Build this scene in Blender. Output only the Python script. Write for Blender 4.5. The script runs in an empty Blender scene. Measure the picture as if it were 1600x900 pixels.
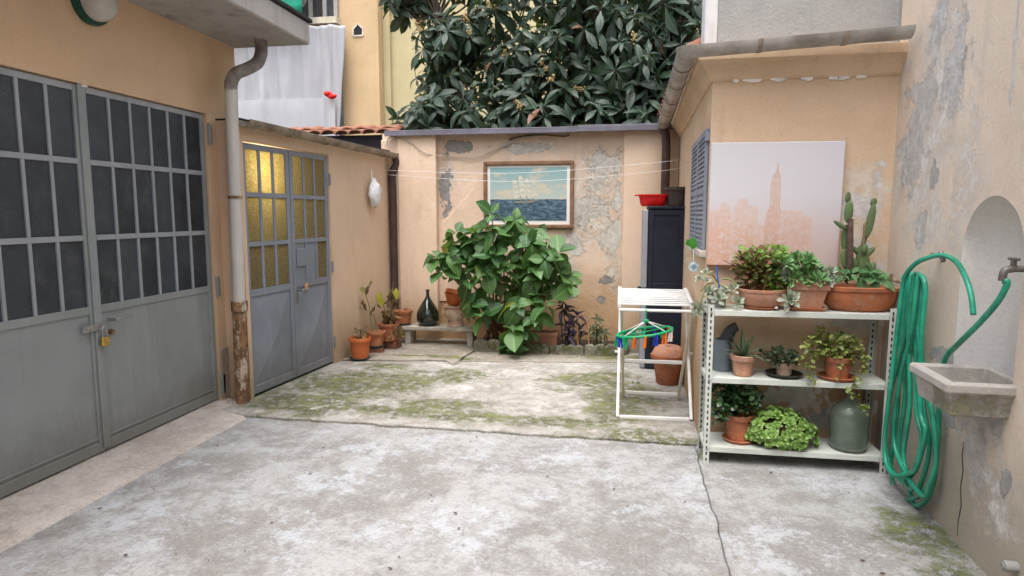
import bpy, bmesh, math, random
from mathutils import Vector, Matrix, noise as mnoise
rnd = random.Random(7)
V = Vector
rad = math.radians
SC = bpy.context.scene
COL = SC.collection

# ------------------------------------------------------------------ camera, sky, sun, exposure
CAM_H, FPX = 1.6, 1000.0
PITCH, YAW = math.atan(116 / FPX), rad(9.6956)
cd = bpy.data.cameras.new('camera'); cam = bpy.data.objects.new('camera', cd); COL.objects.link(cam)
cam.location = (0, 0, CAM_H); cam.rotation_euler = (rad(90) - PITCH, 0, YAW)
cd.sensor_width = 36; cd.lens = FPX / 1600 * 36; cd.clip_start = .05; cd.clip_end = 3000
SC.camera = cam

world = bpy.data.worlds.new('World'); SC.world = world; world.use_nodes = True
wt = world.node_tree; wbg = wt.nodes['Background']
sky = wt.nodes.new('ShaderNodeTexSky'); sky.sky_type = 'NISHITA'; sky.sun_disc = False
SUN_EL, SUN_AZ = 70, 185          # degrees: high, behind and to the left of the camera
sky.sun_elevation = rad(SUN_EL); sky.sun_rotation = rad(SUN_AZ); sky.dust_density = 4; sky.ozone_density = 1
hs = wt.nodes.new('ShaderNodeHueSaturation'); hs.inputs['Saturation'].default_value = .42
wt.links.new(sky.outputs[0], hs.inputs['Color']); wt.links.new(hs.outputs[0], wbg.inputs['Color'])
wbg.inputs['Strength'].default_value = .15
sd = bpy.data.lights.new('sun', 'SUN'); sun = bpy.data.objects.new('sun', sd); COL.objects.link(sun)
sd.energy = .9; sd.angle = rad(45); sd.color = (1, .975, .95)
_d = V((math.sin(rad(SUN_AZ)) * math.cos(rad(SUN_EL)), math.cos(rad(SUN_AZ)) * math.cos(rad(SUN_EL)), math.sin(rad(SUN_EL))))
sun.rotation_euler = _d.to_track_quat('Z', 'Y').to_euler()
SC.view_settings.view_transform = 'Standard'; SC.view_settings.look = 'None'
SC.view_settings.exposure = 1.42; SC.view_settings.gamma = 1
SC.cycles.use_denoising = True; SC.cycles.max_bounces = 6; SC.cycles.diffuse_bounces = 4; SC.cycles.glossy_bounces = 3; SC.cycles.transmission_bounces = 6; SC.cycles.caustics_reflective = False; SC.cycles.caustics_refractive = False

# ------------------------------------------------------------------ survey helpers (photo point -> place on a known plane)
_F = V((-math.sin(YAW) * math.cos(PITCH), math.cos(YAW) * math.cos(PITCH), -math.sin(PITCH)))
_R = V((math.cos(YAW), math.sin(YAW), 0)); _U = _R.cross(_F); _C = V((0, 0, CAM_H))
def ray(x, y): return _F + _R * ((x - 800) / FPX) - _U * ((y - 450) / FPX)
def atY(x, y, Y): d = ray(x, y); return _C + d * (Y / d.y)
def atZ(x, y, z=0.): d = ray(x, y); return _C + d * ((z - CAM_H) / d.z)
class Plane:
    """vertical wall: s runs along it, z up, o outwards to the yard"""
    def __init__(self, a, b):
        self.a = V((a[0], a[1], 0)); d = V((b[0] - a[0], b[1] - a[1], 0)); self.L = d.length; self.d = d.normalized()
        self.n = V((self.d.y, -self.d.x, 0))
    def p(self, s, z, o=0.): return self.a + self.d * s + self.n * o + V((0, 0, z))
    def px(self, x, y, o=0.):
        r = ray(x, y); q = self.a + self.n * o - _C; t = q.dot(self.n) / r.dot(self.n); w = _C + r * t - self.a
        return w.dot(self.d), w.z
    def w(self, x, y, o=0.): s, z = self.px(x, y, o); return self.p(s, z, o)

PG = Plane((-3.31, -2.5), (-3.31, 5.21))        # garage front
PS = Plane((-3.10, 4.85), (-2.85, 7.72))        # shed front
PB = Plane((-2.95, 7.72), (.70, 7.72))          # garden wall (s = X + 2.95)
PF = Plane((.565, 4.45), (1.70, 4.45))          # annex front
PA = Plane((.64, 7.72), (.565, 4.45))           # annex side
PR = Plane((1.685, 4.45), (1.615, 2.6))         # house wall with niche
for pl in (PG,): pl.n = V((1, 0, 0))

# ------------------------------------------------------------------ materials
class M:
    def __init__(self, name, rough=.7, spec=.3):
        self.m = bpy.data.materials.new(name); self.m.use_nodes = True; self.t = self.m.node_tree
        self.b = self.t.nodes['Principled BSDF']; self.b.inputs['Roughness'].default_value = rough
        self.b.inputs['Specular IOR Level'].default_value = spec; self._pos = None; self._obj = None
    def n(self, ty, **kw):
        nd = self.t.nodes.new(ty)
        for k, v in kw.items(): setattr(nd, k, v)
        return nd
    def put(self, sock, v):
        if isinstance(v, bpy.types.NodeSocket): self.t.links.new(v, sock)
        elif v is not None:
            if sock.type == 'RGBA' and len(v) == 3: v = (*v, 1)
            sock.default_value = v
    def pos(self):
        if not self._pos: self._pos = self.n('ShaderNodeNewGeometry').outputs['Position']
        return self._pos
    def obj(self):
        if not self._obj: self._obj = self.n('ShaderNodeTexCoord').outputs['Object']
        return self._obj
    def map(self, vec, scale=(1, 1, 1), loc=(0, 0, 0), rot=(0, 0, 0)):
        nd = self.n('ShaderNodeMapping'); self.put(nd.inputs[0], vec)
        nd.inputs['Location'].default_value = loc; nd.inputs['Scale'].default_value = scale; nd.inputs['Rotation'].default_value = rot
        return nd.outputs[0]
    def noise(self, scale, detail=4, rough=.6, vec=None, dist=0., col=False):
        nd = self.n('ShaderNodeTexNoise'); self.put(nd.inputs['Vector'], vec if vec is not None else self.pos())
        nd.inputs['Scale'].default_value = scale; nd.inputs['Detail'].default_value = detail
        nd.inputs['Roughness'].default_value = rough; nd.inputs['Distortion'].default_value = dist
        return nd.outputs['Color' if col else 'Fac']
    def vor(self, scale, vec=None, feature='F1', out='Distance', rnd_=1):
        nd = self.n('ShaderNodeTexVoronoi', feature=feature); self.put(nd.inputs['Vector'], vec if vec is not None else self.pos())
        nd.inputs['Scale'].default_value = scale; nd.inputs['Randomness'].default_value = rnd_
        return nd.outputs[out]
    def ramp(self, fac, a, b, lo=0., hi=1., smooth=True):
        nd = self.n('ShaderNodeMapRange'); self.put(nd.inputs[0], fac)
        nd.interpolation_type = 'SMOOTHSTEP' if smooth else 'LINEAR'
        for i, v in zip((1, 2, 3, 4), (a, b, lo, hi)): nd.inputs[i].default_value = v
        return nd.outputs[0]
    def math(self, op, a, b=None, c=None):
        nd = self.n('ShaderNodeMath', operation=op)
        for i, v in enumerate((a, b, c)):
            if v is not None: self.put(nd.inputs[i], v)
        return nd.outputs[0]
    def mix(self, f, a, b, blend='MIX'):
        nd = self.n('ShaderNodeMix', data_type='RGBA', blend_type=blend)
        self.put(nd.inputs[0], f); self.put(nd.inputs[6], a); self.put(nd.inputs[7], b); return nd.outputs[2]
    def sep(self, vec): nd = self.n('ShaderNodeSeparateXYZ'); self.put(nd.inputs[0], vec); return nd.outputs
    def blobs(self, lst, wob=.5, nscale=3., detail=6, soft=.08):
        """mask of worn patches: ellipsoids in world space with a ragged edge"""
        nz = self.math('MULTIPLY_ADD', self.noise(nscale, detail, .74), wob * 6, -wob * 3 - .3); best = None
        for c, r in lst:
            a = self.n('ShaderNodeVectorMath', operation='SUBTRACT'); self.put(a.inputs[0], self.pos()); a.inputs[1].default_value = c
            d = self.n('ShaderNodeVectorMath', operation='DIVIDE'); self.put(d.inputs[0], a.outputs[0]); d.inputs[1].default_value = r
            l = self.n('ShaderNodeVectorMath', operation='LENGTH'); self.put(l.inputs[0], d.outputs[0])
            v = self.math('SUBTRACT', 1., l.outputs['Value']); best = v if best is None else self.math('MAXIMUM', best, v)
        return self.ramp(self.math('MULTIPLY_ADD', best, 1.25, nz), 0., soft)
    def bump(self, h, strength=.3, dist=.01):
        nd = self.n('ShaderNodeBump'); nd.inputs['Strength'].default_value = strength; nd.inputs['Distance'].default_value = dist
        old = self.b.inputs['Normal'].links
        if old: self.t.links.new(old[0].from_socket, nd.inputs['Normal'])
        self.put(nd.inputs['Height'], h); self.t.links.new(nd.outputs[0], self.b.inputs['Normal'])
    def color(self, c): self.put(self.b.inputs['Base Color'], c)
    def rough(self, r): self.put(self.b.inputs['Roughness'], r)

def plain(name, c, rough=.6, var=.18, scale=6., bump=.15, bscale=60., spec=.3, metal=0., c2=None, objc=True, bloom=None):
    m = M(name, rough, spec); vec = m.obj() if objc else m.pos()
    d = c2 or tuple(x * (1 - var) for x in c); l = tuple(min(1, x * (1 + var)) for x in c)
    cc = m.mix(m.ramp(m.noise(scale, 5, .65, vec), .3, .7), d, l)
    if bloom: cc = m.mix(m.math('MULTIPLY', m.ramp(m.noise(9, 8, .8), .5, .62), .45), cc, bloom); cc = m.mix(m.math('MULTIPLY', m.ramp(m.noise(30, 6, .8), .56, .66), .5), cc, tuple(x * .45 for x in d))
    m.color(cc)
    if bump: m.bump(m.noise(bscale, 3, .6, vec), bump, .004)
    m.rough(m.ramp(m.noise(scale * 3, 3, .6, vec), .2, .8, max(.05, rough - .12), min(1, rough + .1)))
    m.b.inputs['Metallic'].default_value = metal
    return m.m

def plaster(name, base, stain, bare, blobs=None, blobs2=None, bare2=(.34, .33, .32), low=None, seed=0., grain=.35, chips=True, streak=.35, stain_amt=.75, lime=None, limecol=(.68, .62, .54)):
    m = M(name, .88, .2); P = m.map(m.pos(), loc=(seed, seed * 1.7, seed * .6))
    c = m.mix(m.ramp(m.noise(1.1, 6, .62, P), .38, .68), base, tuple(x * .88 for x in base))
    c = m.mix(m.math('MULTIPLY', m.ramp(m.noise(2.6, 8, .72, P), .5, .74), stain_amt), c, stain)
    st = m.noise(1., 6, .7, m.map(P, scale=(5, 5, .45)))
    c = m.mix(m.math('MULTIPLY', m.ramp(st, .52, .78), streak), c, tuple(x * .62 for x in stain))
    sp = m.ramp(m.noise(38, 3, .7, P), .62, .74)
    c = m.mix(m.math('MULTIPLY', sp, .22), c, tuple(x * .55 for x in stain))
    gr = m.noise(55, 6, .82, P); c = m.mix(m.math('MULTIPLY', m.ramp(gr, .54, .66), .28), c, tuple(x * .6 for x in stain)); c = m.mix(m.math('MULTIPLY', m.ramp(gr, .46, .36), .25), c, tuple(min(1, x * 1.22) for x in base))
    h = m.math('MULTIPLY', gr, .7)
    h = m.math('ADD', h, m.noise(5, 4, .6, P))
    if low is not None:                               # damp, lifted plaster near the ground
        z = m.sep(m.pos())[2]
        lo = m.ramp(m.math('ADD', m.math('MULTIPLY', z, -1.), m.math('MULTIPLY', m.noise(3.2, 7, .7), low[1])), low[0] - .2, low[0] + .5)
        c = m.mix(m.math('MULTIPLY', lo, .8), c, low[2])
    if lime:
        k = m.blobs(lime, .7, 2.4, 11, .6); k = m.math('MULTIPLY', k, m.ramp(m.noise(8, 10, .82, P), .40, .56))
        c = m.mix(m.math('MULTIPLY', k, .85), c, limecol); h = m.math('SUBTRACT', h, m.math('MULTIPLY', k, .4))
    for bl, col in ((blobs2, bare2), (blobs, bare)):
        if bl:
            k = m.blobs(bl, .95, 4.2, 11, .06)
            cc = m.mix(m.ramp(m.noise(14, 6, .7), .35, .7), tuple(x * .74 for x in col), col)
            c = m.mix(k, c, cc); h = m.math('SUBTRACT', h, m.math('MULTIPLY', k, .9))
    m.color(c); m.bump(h, min(1., grain * 1.7), .016)
    return m.m

def metal_paint(name, c, rust=.3, rough=.45, seed=0.):
    m = M(name, rough, .45); P = m.map(m.pos(), loc=(seed, seed, seed))
    col = m.mix(m.ramp(m.noise(1.4, 5, .6, P), .35, .7), c, tuple(x * .82 for x in c))
    col = m.mix(m.math('MULTIPLY', m.ramp(m.noise(1., 5, .6, m.map(P, scale=(9, 9, .8))), .5, .75), .35), col, tuple(min(1, x * 1.35) for x in c))
    z = m.sep(m.pos())[2]
    wear = m.ramp(m.math('ADD', m.noise(24, 6, .75, P), m.ramp(z, 0., .35, .08, 0.)), .69, .74)
    col = m.mix(m.math('MULTIPLY', wear, rust), col, (.16, .085, .04))
    dirt = m.ramp(m.math('ADD', m.math('MULTIPLY', z, -1.), m.math('MULTIPLY', m.noise(5, 8, .8, m.map(P, scale=(1, 1, .5))), .9)), -.02, .42); col = m.mix(m.math('MULTIPLY', dirt, .5), col, (.13, .115, .09))
    drip = m.ramp(m.noise(1., 8, .8, m.map(P, loc=(3, 8, 1), scale=(16, 16, .5))), .56, .66); col = m.mix(m.math('MULTIPLY', drip, .28), col, tuple(x * .55 for x in c))
    m.color(col); m.rough(m.ramp(m.noise(7, 5, .65, P), .3, .7, rough - .08, rough + .16))
    m.bump(m.noise(2.6, 3, .5, P), .35, .02); m.bump(m.noise(55, 3, .6, P), .12, .003); return m.m

def concrete(name, light, dark, warm, moss=None, seed=0., bump=.8, mosscol=(.19, .215, .055), bright=None):
    m = M(name, .85, .25); P = m.map(m.pos(), loc=(seed, seed * 2, 0))
    f = m.math('ADD', m.math('MULTIPLY', m.noise(1.5, 10, .78, P, .4), .6), m.math('MULTIPLY', m.noise(8, 9, .8, P), .4))
    c = m.mix(m.ramp(f, .43, .57), dark, light)
    c = m.mix(m.math('MULTIPLY', m.ramp(m.noise(3.1, 10, .82, P, .5), .51, .60), .7), c, warm)
    if bright: c = m.mix(m.math('MULTIPLY', m.ramp(m.noise(2.3, 11, .84, m.map(P, loc=(3, 7, 1))), .51, .60), .85), c, bright)
    fine = m.noise(48, 6, .85, P)
    c = m.mix(m.math('MULTIPLY', m.ramp(fine, .53, .64), .6), c, tuple(x * .55 for x in dark))
    c = m.mix(m.math('MULTIPLY', m.ramp(fine, .46, .36), .5), c, tuple(min(1, x * 1.3) for x in light))
    pit = m.ramp(m.vor(23, P), .035, .07, 1., 0.)
    pit = m.math('MULTIPLY', pit, m.ramp(m.noise(4.2, 3, .6, P), .54, .62))
    c = m.mix(m.math('MULTIPLY', pit, .85), c, (.045, .04, .035))
    h = m.math('ADD', m.math('MULTIPLY', fine, .6), m.noise(6, 8, .7, P))
    h = m.math('SUBTRACT', h, m.math('MULTIPLY', pit, .5))
    if moss:
        k = m.blobs([(a, (b[0] * 1.45, b[1] * 1.45, b[2])) for a, b in moss], .5, 2.2, 10, .6)
        k = m.math('MULTIPLY', k, m.ramp(m.noise(12, 9, .84), .43, .54))
        mc = m.mix(m.ramp(m.noise(4, 8, .75), .4, .62), tuple(x * .5 for x in mosscol), mosscol)
        c = m.mix(m.math('MULTIPLY', k, .9), c, mc); h = m.math('ADD', h, m.math('MULTIPLY', k, m.noise(90, 2, .6)))
    m.color(c); m.bump(h, bump, .012); return m.m

def leafmat(name, c, c2, gloss=.35, trans=.22, vein=True, dead=None):
    m = M(name, gloss, .5)
    oi = m.n('ShaderNodeObjectInfo').outputs['Random']; ri = m.n('ShaderNodeNewGeometry').outputs['Random Per Island']
    f = m.math('FRACT', m.math('ADD', m.math('MULTIPLY', oi, 7.31), ri))
    col = m.mix(f, c, c2)
    if dead: col = m.mix(m.ramp(f, dead[1], dead[1] + .01), col, dead[0])
    if vein:
        uv = m.n('ShaderNodeUVMap').outputs[0]; u = m.sep(uv)
        au = m.math('ABSOLUTE', m.math('SUBTRACT', u[0], .5))
        mid = m.ramp(au, .015, .05, 1., 0.)
        w = m.math('SINE', m.math('MULTIPLY', m.math('SUBTRACT', u[1], m.math('MULTIPLY', au, .55)), 62.))
        col = m.mix(m.math('MULTIPLY', mid, .5), col, tuple(min(1, x * 2.2 + .03) for x in c2))
        col = m.mix(m.math('MULTIPLY', m.ramp(w, .75, 1.), .22), col, tuple(min(1, x * 1.8) for x in c2))
        m.bump(w, .35, .004)
    m.color(col)
    tr = m.n('ShaderNodeBsdfTranslucent'); m.put(tr.inputs[0], m.mix(.5, col, (.25, .4, .04)))
    mx = m.n('ShaderNodeMixShader'); mx.inputs[0].default_value = trans
    out = m.t.nodes['Material Output']
    m.t.links.new(m.b.outputs[0], mx.inputs[1]); m.t.links.new(tr.outputs[0], mx.inputs[2]); m.t.links.new(mx.outputs[0], out.inputs[0])
    return m.m

def glassmat(name, c, rough=.05, trans=.9, ior=1.45):
    m = M(name, rough, .5); m.color(c); m.b.inputs['Transmission Weight'].default_value = trans; m.b.inputs['IOR'].default_value = ior
    return m.m

# ------------------------------------------------------------------ mesh builder
def wloc(o):
    l = V((0, 0, 0))
    while o is not None: l += o.location; o = o.parent
    return l
class MB:
    def __init__(s): s.v = []; s.f = []; s.uv = []
    def add(s, vs, fs):
        k = len(s.v); s.v += [V(p) for p in vs]; s.f += [tuple(i + k for i in f) for f in fs]; return s
    def hexa(s, p):       # 8 corners: bottom ring 0-3, top ring 4-7
        return s.add(p, [(0, 3, 2, 1), (4, 5, 6, 7), (0, 1, 5, 4), (1, 2, 6, 5), (2, 3, 7, 6), (3, 0, 4, 7)])
    def box(s, x0, x1, y0, y1, z0, z1):
        return s.hexa([(x0, y0, z0), (x1, y0, z0), (x1, y1, z0), (x0, y1, z0), (x0, y0, z1), (x1, y0, z1), (x1, y1, z1), (x0, y1, z1)])
    def pbox(s, pl, s0, s1, z0, z1, o0, o1):
        q = lambda a, b, c: pl.p(a, c, b)
        return s.hexa([q(s0, o1, z0), q(s1, o1, z0), q(s1, o0, z0), q(s0, o0, z0), q(s0, o1, z1), q(s1, o1, z1), q(s1, o0, z1), q(s0, o0, z1)])
    def bar(s, a, b, w, h, up=(0, 0, 1)):
        a, b = V(a), V(b); d = (b - a).normalized(); sd = d.cross(V(up))
        if sd.length < 1e-4: sd = d.cross(V((1, 0, 0)))
        sd.normalize(); u = sd.cross(d); sd *= w / 2; u *= h / 2
        return s.hexa([a - sd - u, a + sd - u, b + sd - u, b - sd - u, a - sd + u, a + sd + u, b + sd + u, b - sd + u])
    def tube(s, path, r, n=8, cap=True):
        path = [V(p) for p in path]; rs = r if isinstance(r, (list, tuple)) else [r] * len(path)
        vs = []; fs = []; prev = None
        for i, p in enumerate(path):
            t = (path[min(i + 1, len(path) - 1)] - path[max(i - 1, 0)])
            if t.length < 1e-9: t = V((0, 0, 1))
            t.normalize()
            if prev is None:
                a = t.cross(V((0, 0, 1)))
                if a.length < .05: a = t.cross(V((0, 1, 0)))
            else:
                a = prev - t * prev.dot(t)
                if a.length < 1e-4: a = t.orthogonal()
            a.normalize(); prev = a; b = t.cross(a)
            for k in range(n):
                q = 2 * math.pi * k / n; vs.append(p + (a * math.cos(q) + b * math.sin(q)) * rs[i])
        for i in range(len(path) - 1):
            for k in range(n):
                j = (k + 1) % n; fs.append((i * n + k, i * n + j, (i + 1) * n + j, (i + 1) * n + k))
        if cap: fs.append(tuple(range(n - 1, -1, -1))); fs.append(tuple(range((len(path) - 1) * n, len(path) * n)))
        return s.add(vs, fs)
    def lathe(s, prof, c=(0, 0, 0), n=24, wob=0., mat=None, sy=1.):
        vs = []; fs = []; c = V(c)
        for i, (r, z) in enumerate(prof):
            for k in range(n):
                q = 2 * math.pi * k / n; p = V((r * math.cos(q), r * math.sin(q) * sy, z))
                if mat: p = mat @ p
                vs.append(p + c)
        for i in range(len(prof) - 1):
            for k in range(n):
                j = (k + 1) % n; fs.append((i * n + k, i * n + j, (i + 1) * n + j, (i + 1) * n + k))
        if prof[0][0] > 1e-5: fs.append(tuple(range(n - 1, -1, -1)))
        if prof[-1][0] > 1e-5: fs.append(tuple(range((len(prof) - 1) * n, len(prof) * n)))
        return s.add(vs, fs)
    def prism(s, pts, ext):     # polygon of 3D points pushed along ext
        ext = V(ext); n = len(pts); pts = [V(p) for p in pts]
        return s.add(pts + [p + ext for p in pts], [tuple(range(n - 1, -1, -1)), tuple(range(n, 2 * n))] + [(i, (i + 1) % n, n + (i + 1) % n, n + i) for i in range(n)])
    def grid(s, fn, nu, nv):
        vs = [fn(i / nu, j / nv) for j in range(nv + 1) for i in range(nu + 1)]
        return s.add(vs, [(j * (nu + 1) + i, j * (nu + 1) + i + 1, (j + 1) * (nu + 1) + i + 1, (j + 1) * (nu + 1) + i) for j in range(nv) for i in range(nu)])
    def ball(s, c, r, n=10, m=7, mat=None):
        prof = [(math.sin(math.pi * i / m), -math.cos(math.pi * i / m)) for i in range(m + 1)]
        r = V(r) if hasattr(r, '__len__') else V((r, r, r)); S = Matrix.Diagonal(r)
        prof[0] = (.001, -1); prof[-1] = (.001, 1)
        return s.lathe(prof, c, n, mat=(mat @ S if mat else S))
    def leaf(s, mtx, tpl):
        k = len(s.v); s.v += [mtx @ p for p in tpl.v]; s.f += [tuple(i + k for i in f) for f in tpl.f]
        s.uv += tpl.uv; return s
    def mesh(s, name, off=V((0, 0, 0)), smooth=False, bevel=0., merge=False):
        me = bpy.data.meshes.new(name); me.from_pydata([tuple(p - off) for p in s.v], [], s.f)
        if s.uv and len(s.uv) == len(s.v):
            l = me.uv_layers.new(name='UVMap')
            for lp in me.loops: l.data[lp.index].uv = s.uv[lp.vertex_index]
        if bevel or merge or not s.uv:
            bm = bmesh.new(); bm.from_mesh(me)
            if merge: bmesh.ops.remove_doubles(bm, verts=bm.verts, dist=1e-4)
            bmesh.ops.recalc_face_normals(bm, faces=bm.faces)
            if bevel:
                es = [e for e in bm.edges if len(e.link_faces) == 2 and e.calc_face_angle(0) > .7]
                bmesh.ops.bevel(bm, geom=es, offset=bevel, segments=1, affect='EDGES', clamp_overlap=True)
            bm.to_mesh(me); bm.free()
        if smooth:
            me.polygons.foreach_set('use_smooth', [True] * len(me.polygons))
            if smooth != 'all':
                me.set_sharp_from_angle(angle=rad(42))
        me.update(); return me
    def build(s, name, mat, parent=None, smooth=False, bevel=0., kind=None, merge=False, label=None):
        me = s.mesh(name, wloc(parent) if parent else V((0, 0, 0)), smooth, bevel, merge); me.materials.append(mat)
        o = bpy.data.objects.new(name, me); COL.objects.link(o); o.parent = parent
        if kind: o['kind'] = kind
        if label: o['label'] = label
        return o

def thing(name, label, cat, loc=(0, 0, 0), group=None):
    o = bpy.data.objects.new(name, None); COL.objects.link(o); o.location = loc; o.empty_display_size = .1
    o['label'] = label; o['category'] = cat
    if group: o['group'] = group
    return o
def tag(o, label, cat, group=None, kind=None):
    o['label'] = label; o['category'] = cat
    if group: o['group'] = group
    if kind: o['kind'] = kind
    return o
def place(me, name, parent, mtx, mat=None):
    o = bpy.data.objects.new(name, me); COL.objects.link(o); o.parent = parent
    l = mtx.copy(); l.translation = mtx.translation - wloc(parent); o.matrix_local = l; return o
def spline(pts, sub=8):
    pts = [V(p) for p in pts]; out = []
    for i in range(len(pts) - 1):
        a, b, c, d = pts[max(i - 1, 0)], pts[i], pts[i + 1], pts[min(i + 2, len(pts) - 1)]
        for k in range(sub):
            t = k / sub
            out.append(.5 * ((2 * b) + (c - a) * t + (2 * a - 5 * b + 4 * c - d) * t * t + (3 * b - a - 3 * c + d) * t ** 3))
    out.append(pts[-1]); return out
def jit(a): return rnd.uniform(-a, a)
def frame_of(d, up=(0, 0, 1)):
    """matrix with +Y along d and +Z near up"""
    y = V(d).normalized(); x = y.cross(V(up))
    if x.length < 1e-3: x = y.cross(V((1, 0, 0)))
    x.normalize(); z = x.cross(y); return Matrix((x, y, z)).transposed()
def leaf_tpl(width, widest=.5, droop=.25, fold=.12, nseg=5, tip=1., wavy=0., base=.02):
    m = MB(); fs = []
    for i in range(nseg + 1):
        t = i / nseg
        w = width * max(base, (math.sin(math.pi * min(1, t ** (math.log(.5) / math.log(widest)))) ** tip))
        if i == nseg: w = width * .02
        z = -droop * t * t; y = t * (1 - droop * .25 * t)
        wv = wavy * math.sin(t * 14)
        for k, x in enumerate((-w, 0, w)):
            m.v.append(V((x, y, z + (abs(x) * fold / max(width, .01) * .5 if k != 1 else 0) + (wv if k == 2 else -wv if k == 0 else 0)))); m.uv.append((.5 + x / (2 * width), t))
    for i in range(nseg):
        for k in (0, 1): m.f.append((i * 3 + k, i * 3 + k + 1, i * 3 + k + 4, i * 3 + k + 3))
    return m
def whorl(c, axis, n, L, elev=(5, 50), rg=rnd, roll=.3, lj=.25):
    """leaf matrices round a shoot tip"""
    A = frame_of(V((1, 0, 0)) if abs(V(axis).normalized().x) < .8 else V((0, 1, 0)), axis); ax = V(axis).normalized()
    e1 = ax.orthogonal().normalized(); e2 = ax.cross(e1); out = []; ph = rg.uniform(0, 6.28)
    for i in range(n):
        q = ph + i * 2.39996 + rg.uniform(-.25, .25); t = i / max(1, n - 1)
        el = rad(elev[0] + (elev[1] - elev[0]) * t + rg.uniform(-9, 9))
        d = (e1 * math.cos(q) + e2 * math.sin(q)) * math.cos(el) + ax * math.sin(el)
        R = frame_of(d, ax).to_4x4() @ Matrix.Rotation(rg.uniform(-roll, roll), 4, 'Y')
        s = L * (1 - .35 * t) * (1 + rg.uniform(-lj, lj))
        out.append(Matrix.Translation(V(c) + d * L * .06) @ R @ Matrix.Scale(s, 4))
    return out

# ================================================================== MATERIALS OF THE SETTING
m_garage = plaster('plaster_garage', (.70, .50, .325), (.63, .43, .265), (.6, .5, .4), low=(-.5, .25, (.36, .29, .22)), seed=2, grain=.2, streak=.15, stain_amt=.5)
m_shed = plaster('plaster_shed', (.70, .515, .365), (.60, .43, .29), (.6, .5, .4), low=(-.28, .5, (.34, .25, .15)), seed=5, grain=.22, streak=.25, stain_amt=.5)
def pb(x, y, rx, rz, o=0.): p = PB.w(x, y, o); return ((p.x, p.y, p.z), (rx, .6, rz))
m_rear = plaster('plaster_rear', (.70, .54, .41), (.57, .42, .29), (.66, .62, .55),
    blobs=[pb(935, 270, .22, .34), pb(925, 330, .3, .22), pb(955, 375, .16, .25), pb(900, 385, .15, .12), pb(820, 230, .3, .07), pb(965, 300, .06, .5)],
    blobs2=[pb(697, 290, .1, .45), pb(715, 228, .2, .08), pb(948, 437, .1, .07), pb(940, 470, .09, .09), pb(893, 463, .09, .06), pb(720, 330, .06, .06), pb(780, 500, .3, .12)],
    bare2=(.33, .32, .30), low=(-.5, .8, (.44, .27, .13)), seed=9,
    lime=[pb(930, 290, .45, .6), pb(920, 360, .5, .4), pb(840, 228, .6, .15), pb(960, 420, .25, .4), pb(700, 280, .15, .6), pb(880, 420, .3, .3)], grain=.5, streak=.45, stain_amt=.9)
def pr(x, y, rs, rz): p = PR.w(x, y); return ((p.x, p.y, p.z), (.5, rs, rz))
m_house = plaster('plaster_house', (.73, .62, .515), (.67, .55, .44), (.66, .645, .62),
    blobs=[pr(1490, 110, .16, .3), pr(1440, 160, .25, .2), pr(1425, 250, .25, .2), pr(1465, 40, .12, .2), pr(1500, 60, .1, .2), pr(1440, 360, .12, .14), pr(1520, 690, .14, .22), pr(1545, 640, .1, .12), pr(1590, 30, .02, .5)],
    blobs2=[pr(1505, 95, .05, .12), pr(1460, 275, .06, .08), pr(1572, 750, .045, .09), pr(1475, 560, .2, .06), pr(1480, 640, .08, .15)],
    bare2=(.47, .465, .45), low=(-.32, .6, (.36, .33, .27)), seed=13, limecol=(.70, .68, .65),
    lime=[pr(1460, 180, .7, .9), pr(1470, 130, .5, .55), pr(1430, 250, .5, .5), pr(1440, 330, .4, .4), pr(1490, 20, .35, .5), pr(1530, 660, .35, .4), pr(1550, 760, .3, .3), pr(1500, 300, .3, .5)], grain=.45, streak=.5)
def pf(x, y, rs, rz): p = PF.w(x, y); return ((p.x, p.y, p.z), (rs, .5, rz))
m_annex = plaster('plaster_annex', (.69, .51, .35), (.60, .425, .27), (.72, .69, .64),
    blobs=[pf(1350, 325, .16, .13), pf(1372, 290, .06, .15), pf(1345, 385, .1, .06), pf(1378, 415, .08, .05), pf(1340, 505, .18, .05), pf(1240, 620, .3, .1), pf(1330, 645, .2, .12)],
    blobs2=[pf(1345, 500, .12, .04), pf(1290, 655, .25, .1)], bare2=(.36, .34, .31), lime=[pf(1350, 340, .22, .4), pf(1375, 420, .12, .3), pf(1330, 510, .3, .12), pf(1250, 640, .5, .2)],
    low=(-.4, .6, (.36, .23, .12)), seed=17, grain=.3, streak=.4)
m_grey_render = plaster('grey_render', (.42, .42, .41), (.33, .33, .33), (.5, .5, .5), seed=21, grain=.9, streak=.3)
m_slab = plaster('eave_concrete', (.50, .48, .45), (.25, .235, .22), (.6, .58, .55), seed=25, grain=.9, streak=.95, stain_amt=.95)
m_gdoor = metal_paint('grey_door_paint', (.275, .30, .30), .5, .42)
m_gbar = metal_paint('grey_bar_paint', (.34, .365, .395), .5, .42, 3)
m_sdoor = metal_paint('blue_grey_door_paint', (.235, .26, .305), .6, .42, 4)
m_dkrubber = plain('dark_gap', (.02, .02, .02), .8)
def rusty():
    m = M('rusty_iron', .8, .3); P = m.map(m.pos(), scale=(1, 1, .45))
    c = m.mix(m.ramp(m.noise(16, 8, .8, P), .4, .6), (.12, .06, .03), (.30, .17, .085)); c = m.mix(m.ramp(m.noise(11, 8, .8, m.map(P, loc=(4, 2, 7))), .52, .60), c, (.50, .43, .34))
    c = m.mix(m.math('MULTIPLY', m.ramp(m.noise(40, 4, .8), .55, .65), .7), c, (.05, .03, .02)); m.color(c); m.bump(m.noise(30, 7, .8), .8, .01); return m.m
m_rust = rusty()
m_pipe_white = metal_paint('white_pipe_paint', (.60, .57, .52), .7, .5, 8)
m_gutter = plain('weathered_zinc_gutter', (.38, .365, .34), .45, .25, 4, .2, metal=.3, c2=(.26, .235, .205))
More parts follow.
